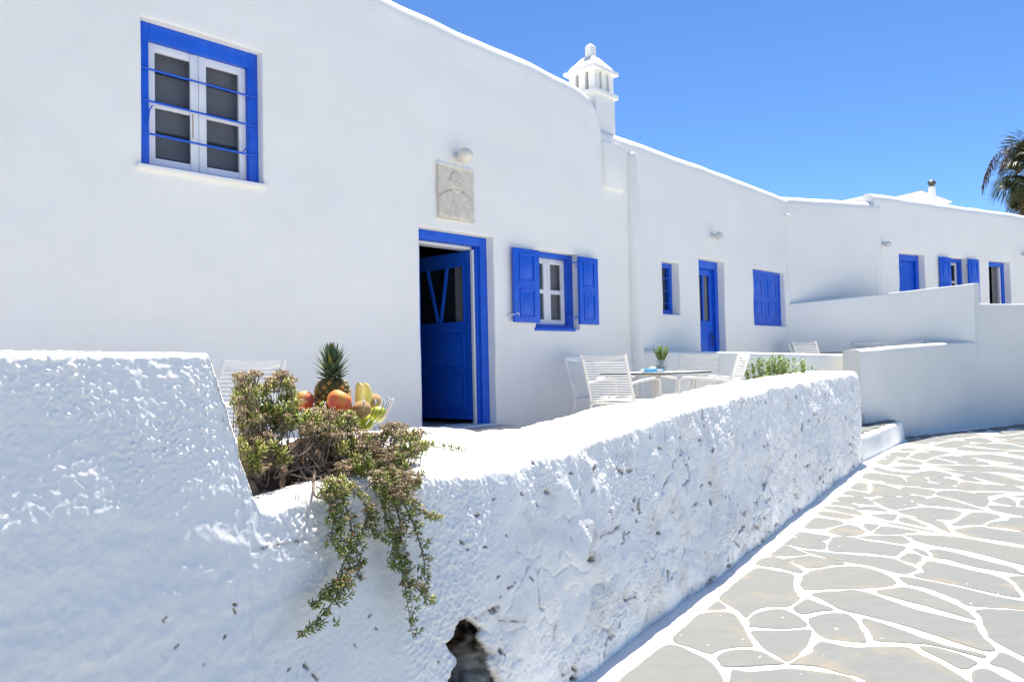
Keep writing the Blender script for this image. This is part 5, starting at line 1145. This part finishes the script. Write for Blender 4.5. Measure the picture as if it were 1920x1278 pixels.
def pineapple():
    x, y, z = FW.loc(624, 790, .335); base = FW.world(x, .335, -.252+.066); e = empty('pineapple', base, FW.rot, 'ripe pineapple with spiky green crown standing in the bowl', 'pineapple')
    H, R = .150, .052; nu, nv = 150, 110; U, Vv = np.meshgrid(np.linspace(0, 2*np.pi, nu, endpoint=False), np.linspace(0, 1, nv)); prof = R*np.power(np.clip(1-np.abs(2*Vv-.98)**3.6, 0, 1), .5)*(1-.14*Vv)+.012
    # two families of spirals make the diamond eyes
    a = (U*11/(2*np.pi)+Vv*5.0); b = (U*11/(2*np.pi)-Vv*5.0); fa_, fb_ = np.abs(a-np.round(a)), np.abs(b-np.round(b)); ed = np.minimum(.5-fa_, .5-fb_)*2; eye = sstep(0, .55, ed); ctr = np.exp(-((fa_**2+fb_**2)/.012))
    rr = prof+.0065*eye-.004+.0025*ctr; X = rr*np.cos(U); Y = rr*np.sin(U); Z = Vv*H
    tint = .08+.62*eye*(.55+.45*np.sin(np.floor(a+.5)*7+np.floor(b+.5)*3))+.25*ctr*0+.12*perlin(np.stack([X.ravel(), Y.ravel(), Z.ravel()], 1), 90, 3).reshape(X.shape)-.25*ctr
    V = np.stack([X, Y, Z], -1).reshape(-1, 3); F = [(j*nu+i, j*nu+(i+1) % nu, (j+1)*nu+(i+1) % nu, (j+1)*nu+i) for j in range(nv-1) for i in range(nu)]
    link('body', np_mesh('body', V, F, {'tint': np.clip(tint, 0, 1).ravel()}), 'pine_skin', e)
    rnd = random.Random(5); n = 78
    for k in range(n):
        f = k/n; a = k*2.399; L = (.034+.044*math.sin(min(1, f*1.15)*2.4))*(1 if f < .85 else .85); op = math.radians(78-74*f**.7); r0 = .020*(1-f)+.003; b = Vector((r0*math.cos(a), r0*math.sin(a), H-.006+.072*f)); out = Vector((math.cos(a), math.sin(a), 0)); tw = Vector((-math.sin(a), math.cos(a), 0)); wd = .021*(1-.3*f)
        P = []; d = out*math.sin(op)+Vector((0, 0, math.cos(op))); cur = b.copy(); rows = []
        for s in range(5):
            q = s/4; rows.append((cur.copy(), wd*(1-q**1.6)*(1 if s < 4 else 0)+.0004)); ang = op-(.45-.9*(1-f)*.35)*q+(.55*q*q if f < .7 else .15*q); d = out*math.sin(ang)+Vector((0, 0, math.cos(ang))); cur = cur+d*L/4
        m = MB(); nn = Vector((0, 0, 1))
        for c, w_ in rows: m.v += [tuple(c-tw*w_/2+Vector((0, 0, .12*w_))), tuple(c-Vector((0, 0, .18*w_))-out*.0004), tuple(c+tw*w_/2+Vector((0, 0, .12*w_)))]
        for s in range(4):
            for c in (0, 1): m.f.append((s*3+c, s*3+c+1, s*3+c+4, s*3+c+3))
        t0 = rnd.gauss(.42, .13) if f < .8 else rnd.uniform(.6, 1); m.tint = [min(1, max(0, t0+.1*(i//3)/4+(.12 if i % 3 != 1 else -.05))) for i in range(15)]
        m.build('leaf', 'pine_leaf', e)
pineapple()

# ---------------------------------------------------------------- chairs and tables
def copy_tree(o, parent=None):
    c = o.copy(); COL.objects.link(c); c.parent = parent
    for ch in list(o.children): copy_tree(ch, c)
    return c
def make_chair():
    e = empty('patio_chair', (0, 0, 0)); e['category'] = 'chair'; W = .27
    for s in (-1, 1):
        x = s*W
        MB().tube(catmull([Vector(p) for p in ((x, -.27, .0), (x, -.255, .3), (x, -.245, .60), (x, -.215, .635), (x, -.1, .642), (x, .12, .625), (x*.97, .275, .60))], 5), .0135, 10).build('armrest', 'chair_white', e)
        pts = [(x*.96, .34, 0), (x*.96, .27, .22), (x*.96, .225, .42), (x*.96, .27, .60), (x*.96, .36, .88)]
        P = catmull([Vector(p) for p in pts], 5); m = MB()
        for a, b in zip(P[:-1], P[1:]): pass
        m.tube(P, .016, 10); m.build('back_post', 'chair_white', e)
        MB().bar((x*.96, -.25, .42), (x*.96, .235, .41), .024, .03).build('seat_rail', 'chair_white', e, .004)
    n = 15; m = MB(); V = []                  # top rail: thin in the middle, deep at the posts
    for i in range(n):
        u = -1+2*i/(n-1); xx = u*W*.96; zt = .885-.010*(1-u*u); zb = zt-.030-.022*(1-u*u); yb = .36+.012*(1-u*u); V += [(xx, yb-.008, zt), (xx, yb-.008, zb), (xx, yb+.008, zb-.002), (xx, yb+.008, zt)]
    m.add(V, [(4*i+k, 4*i+(k+1) % 4, 4*i+4+(k+1) % 4, 4*i+4+k) for i in range(n-1) for k in range(4)]+[(3, 2, 1, 0), tuple(4*(n-1)+k for k in range(4))]); m.build('top_rail', 'strap_white', e, ang=50)
    MB().tube([(-W, -.25, .405), (W, -.25, .405)], .012, 8).build('front_rail', 'chair_white', e)
    MB().tube([(-W*.95, .235, .40), (W*.95, .235, .40)], .012, 8).build('rear_rail', 'chair_white', e)
    k = 9; m = MB(); V = []
    for i in range(k): u = -1+2*i/(k-1); V += [(u*W*.96, .006*(1-u*u), .0055), (u*W*.96, -.004+.006*(1-u*u), 0), (u*W*.96, .006*(1-u*u), -.0055), (u*W*.96, .004+.006*(1-u*u), 0)]
    m.add(V, [(4*i+q, 4*i+(q+1) % 4, 4*i+4+(q+1) % 4, 4*i+4+q) for i in range(k-1) for q in range(4)]); bs = m.mesh('strap')
    for i in range(15):
        z = .455+i*.0255; y = .236+(z-.455)*.29+(.03*((z-.455)/.4)**2); link('strap', bs, 'strap_white', e, (0, y-.012, z))
    for i in range(16): link('seat_strap', bs, 'strap_white', e, (0, -.225+i*.0285, .428), (math.pi/2, 0, 0))
    return e
CH0 = make_chair(); used = [False]
def chair(x, y, floor, face, label, group):     # face: unit vector the sitter looks along
    o = CH0 if not used[0] else copy_tree(CH0); used[0] = True
    o.location = (x, y, floor+EZ); o.rotation_euler = (0, 0, math.atan2(face[1], face[0])+math.pi/2); tag(o, label, 'chair', group); return o
TC = Vector((1.54, 8.62)); D_, I_ = FA.D, FA.I
G1 = 'white strap chairs around the set table'; G2 = 'white strap chairs on the upper terrace'
def ch(off, face, lb): p = TC+off; chair(p.x, p.y, TF1, face, lb, G1)
ch(-D_*.60, D_, 'white strap chair at the set table, its back to the open door side')
ch(I_*.66-D_*.02, -I_, 'white strap chair between the set table and the house wall')
ch(D_*.62, -D_, 'white strap chair at the set table, backed by the dividing wall')
ch(-I_*.58+D_*.10, I_*.95-D_*.25, 'white strap chair squeezed between the set table and the rough wall')
chair(-1.74, 4.5, TF1, (-.5, -.86), 'white strap chair standing alone behind the high end of the rough wall', 'white chair by the wall')
T2 = Vector((5.60, 13.12))
chair(4.98, 12.85, TF2, (.93, .35), 'white strap chair backing onto the dividing wall of the upper terrace', G2)
chair(5.05, 13.55, TF2, (.95, -.3), 'white strap chair on the upper terrace by the shuttered window', G2)
chair(6.05, 13.76, TF2, (-.6, -.8), 'white strap chair close to the sloping side wall', G2)
chair(6.73, 13.90, TF2, (-.734, -.679), 'white strap chair behind the smooth street wall', G2)
def table(c, ang, floor, side, h, label):
    e = empty('table', (c.x, c.y, floor+EZ), ang, label, 'table'); s = side/2
    MB().box(-s, s, -s, s, h-.004, h).build('table_top', 'table_white', e); MB().box(-s, s, -s, s, h-.018, h-.0042).build('top_edge', 'dark_edge', e)
    MB().box(-.04, .04, -.04, .04, .03, h-.019).build('column', 'chair_white', e, .006); MB().box(-.25, .25, -.25, .25, 0, .03).build('base_plate', 'chair_white', e, .008)
    MB().box(-s*.6, s*.6, -.03, .03, h-.045, h-.0185).build('bracket', 'chair_white', e)
TH = .70
table(TC, FA.rot, TF1, .86, TH, 'square white table with thin dark edge, laid with book and vase')
table(T2, FA.rot, TF2, .85, .72, 'square white table on the upper terrace behind the dividing wall')
# things on the table
ZT = TF1+TH+EZ
def on_table(px, Y): d = ray(px, 690); return Vector((d.x/d.y*Y, Y, ZT))
p = on_table(1222, 8.42); e = empty('book', p, math.radians(8), 'thick blue paperback book lying on the set table', 'book')
MB().box(-.10, .10, -.065, .065, .003, .036).build('pages', 'paper', e); MB().box(-.103, .103, -.069, .067, 0, .0028).box(-.103, .103, -.069, .067, .0362, .039).box(-.103, .103, -.0715, -.0692, 0, .039).build('cover', 'book_blue', e)
MB().box(.035, .09, -.0722, -.0716, .006, .033).build('spine_print', 'paper', e)
p = on_table(1224, 8.62); e = empty('napkin', p, .4, 'folded white napkin behind the blue book', 'napkin')
m = MB(); nx = 14; V = []
for j in range(nx):
    for i in range(nx): u, v = i/(nx-1)-.5, j/(nx-1)-.5; V.append((u*.16, v*.12, .012+.045*math.exp(-((u*3)**2+(v*2.5)**2))+.006*math.sin(i*2.3+j)))
m.add(V, [(j*nx+i, j*nx+i+1, (j+1)*nx+i+1, (j+1)*nx+i) for j in range(nx-1) for i in range(nx-1)]); m.add([(-.08,-.06,0),(.08,-.06,0),(.08,.06,0),(-.08,.06,0)], [(0,3,2,1)]); m.build('cloth', 'paper', e)
VB = on_table(1240, 8.55); e = empty('glass_vase', VB, 0, 'square-shouldered glass vase of water and moss on the set table', 'vase')
MB().lathe([(.0, .0), (.058, .0), (.064, .006), (.066, .03), (.066, .105), (.062, .12), (.060, .124), (.057, .12), (.061, .104), (.061, .03), (.058, .012), (.0, .010)], 28).build('glass', 'vase_glass', e)
MB().lathe([(.0, .0125), (.055, .0125), (.0595, .03), (.0595, .08), (.0, .081)], 24).build('water', 'vase_glass', e)
rnd = random.Random(3); lv = Leaves()
for k in range(240): q = rvec(rnd)*.052*rnd.random()**.4; lv.blade(Vector((q.x, q.y, .045+q.z*.55)), rvec(rnd), .03, .014, rnd.uniform(0, .45))
lv.build('moss', 'green_leaf', e, 'stuff')
def sprigs(loc, label, rnd, n, h, spread, cat='plant', name='green_sprigs', leaf=.024, tb=.7):
    e = empty(name, loc, 0, label, cat); S = MB(); lv = Leaves()
    for k in range(n):
        a = rnd.uniform(0, 6.28); s = spread*rnd.random()**.5; top = Vector((s*math.cos(a), s*math.sin(a), h*(rnd.uniform(.6, 1) if name != 'shrub' else rnd.uniform(.55, 1.0)**1.3))); b = Vector((s*.25*math.cos(a), s*.25*math.sin(a), 0)); P = catmull([b, (b+top)/2+Vector((0, 0, .01)), top], 5); S.tube(P, .0016, 5)
        for i in range(len(P)-1):
            for q in range(4):
                p = P[i]+(P[i+1]-P[i])*rnd.random()
                if p.z < h*.2: continue
                d = rvec(rnd); d.z = d.z*.4+.55; lv.blade(p, d, leaf*rnd.uniform(.6, 1.1), leaf*.42, min(1, max(0, rnd.gauss(tb, .22))), droop=.1)
    S.build('stems', 'wood_stem', e); lv.build('leaves', 'green_leaf', e, 'stuff'); return e
sprigs(VB+Vector((0, 0, .085)), 'bright green leafy sprigs standing in the glass vase', random.Random(9), 30, .19, .095, tb=.72, leaf=.03)
# shrub behind the far end of the rough wall
for px, Y, hh, sp, n, lb in ((1430, 9.2, .76, .28, 150, 'bright green shrub behind the rough wall beside the chairs'), (1470, 9.6, .74, .30, 150, 'green shrub with reddish tips against the dividing wall'), (1508, 10.1, .66, .24, 70, 'low green shrub at the far end of the rough wall')):
    d = ray(px, 700); sprigs(Vector((d.x/d.y*Y, Y, TF1+EZ)), lb, random.Random(int(px)), n, hh+.10, sp, 'shrub', 'shrub', .055, .62)

# ---------------------------------------------------------------- palm behind the far house
def palm():
    rnd = random.Random(12); b = at_depth(1944, 380, 26.0); top = at_depth(1944, 318, 26.0).z; e = empty('palm_tree', (b.x, b.y, 0), 0, 'dark fan palm rising behind the far house roof', 'palm tree')
    n = 40; P = [Vector((.06*math.sin(i*.2), 0, top*i/n)) for i in range(n+1)]; R = [.24-.06*i/n+.018*(i % 2) for i in range(n+1)]
    MB().tube(P, R, 14).build('trunk', 'trunk', e)
    def frond_mesh(k):
        lv = Leaves(); L = 1.0; base = Vector((0, 0, 0)); hub = Vector((.62, 0, .0)); dead = k == 3
        for j in range(34):
            a = math.radians(-78+156*j/33+rnd.uniform(-3, 3)); d = Vector((math.cos(a), math.sin(a), rnd.uniform(-.08, .05))); ln = .82*(.72+.28*math.cos(a))*rnd.uniform(.85, 1.1); t = rnd.uniform(.1, .7) if not dead else rnd.uniform(.85, 1)
            m = hub+d*ln*.6; lv.blade(hub, d, ln*.62, .055, t, droop=.05); lv.blade(m, d+Vector((0, 0, -.5-rnd.random()*.6)), ln*.45, .034, min(1, t+.12), droop=.5)
        V0 = MB().tube([(0, 0, 0), (.3, 0, .02), (.64, 0, 0)], [.022, .016, .012], 6); k0 = len(lv.V); lv.V += [Vector(v) for v in V0.v]; lv.T += [.6]*len(V0.v)
        for f in V0.f:
            for q in range(1, len(f)-1): lv.F.append((f[0]+k0, f[q]+k0, f[q+1]+k0))
        return np_mesh('frond', np.array([v[:] for v in lv.V]), np.array(lv.F), {'tint': lv.T}, smooth=False)
    ms = [frond_mesh(k) for k in range(4)]
    for k in range(70):
        f = k/70; az = k*2.399; el = math.radians(75-165*f+rnd.uniform(-10, 10)); o = link('frond', ms[3 if (f > .7 and rnd.random() < .35) or rnd.random() < .06 else k % 3], 'palm_leaf', e, (0, 0, top-.35*f))
        o.rotation_mode = 'QUATERNION'; o.rotation_quaternion = Quaternion((0, 0, 1), az) @ Quaternion((0, 1, 0), -el) @ Quaternion((1, 0, 0), rnd.uniform(-.5, .5)); s = rnd.uniform(.8, 1.15); o.scale = (s, s, s)
    for k in range(9):                          # dry flower stalks
        a = rnd.uniform(0, 6.28); P = catmull([Vector((0, 0, top)), Vector((math.cos(a)*.7, math.sin(a)*.7, top+.75)), Vector((math.cos(a)*1.35, math.sin(a)*1.35, top+.45)), Vector((math.cos(a)*1.7, math.sin(a)*1.7, top-.2))], 6)
        m = MB().tube(P, .012, 5)
        for q in P[10:]:
            for _ in range(5): m.tube([q, q+Vector((rnd.uniform(-.1, .1), rnd.uniform(-.1, .1), -rnd.uniform(.1, .35)))], .008, 4)
        m.build('flower_stalk', 'trunk', e)
palm()
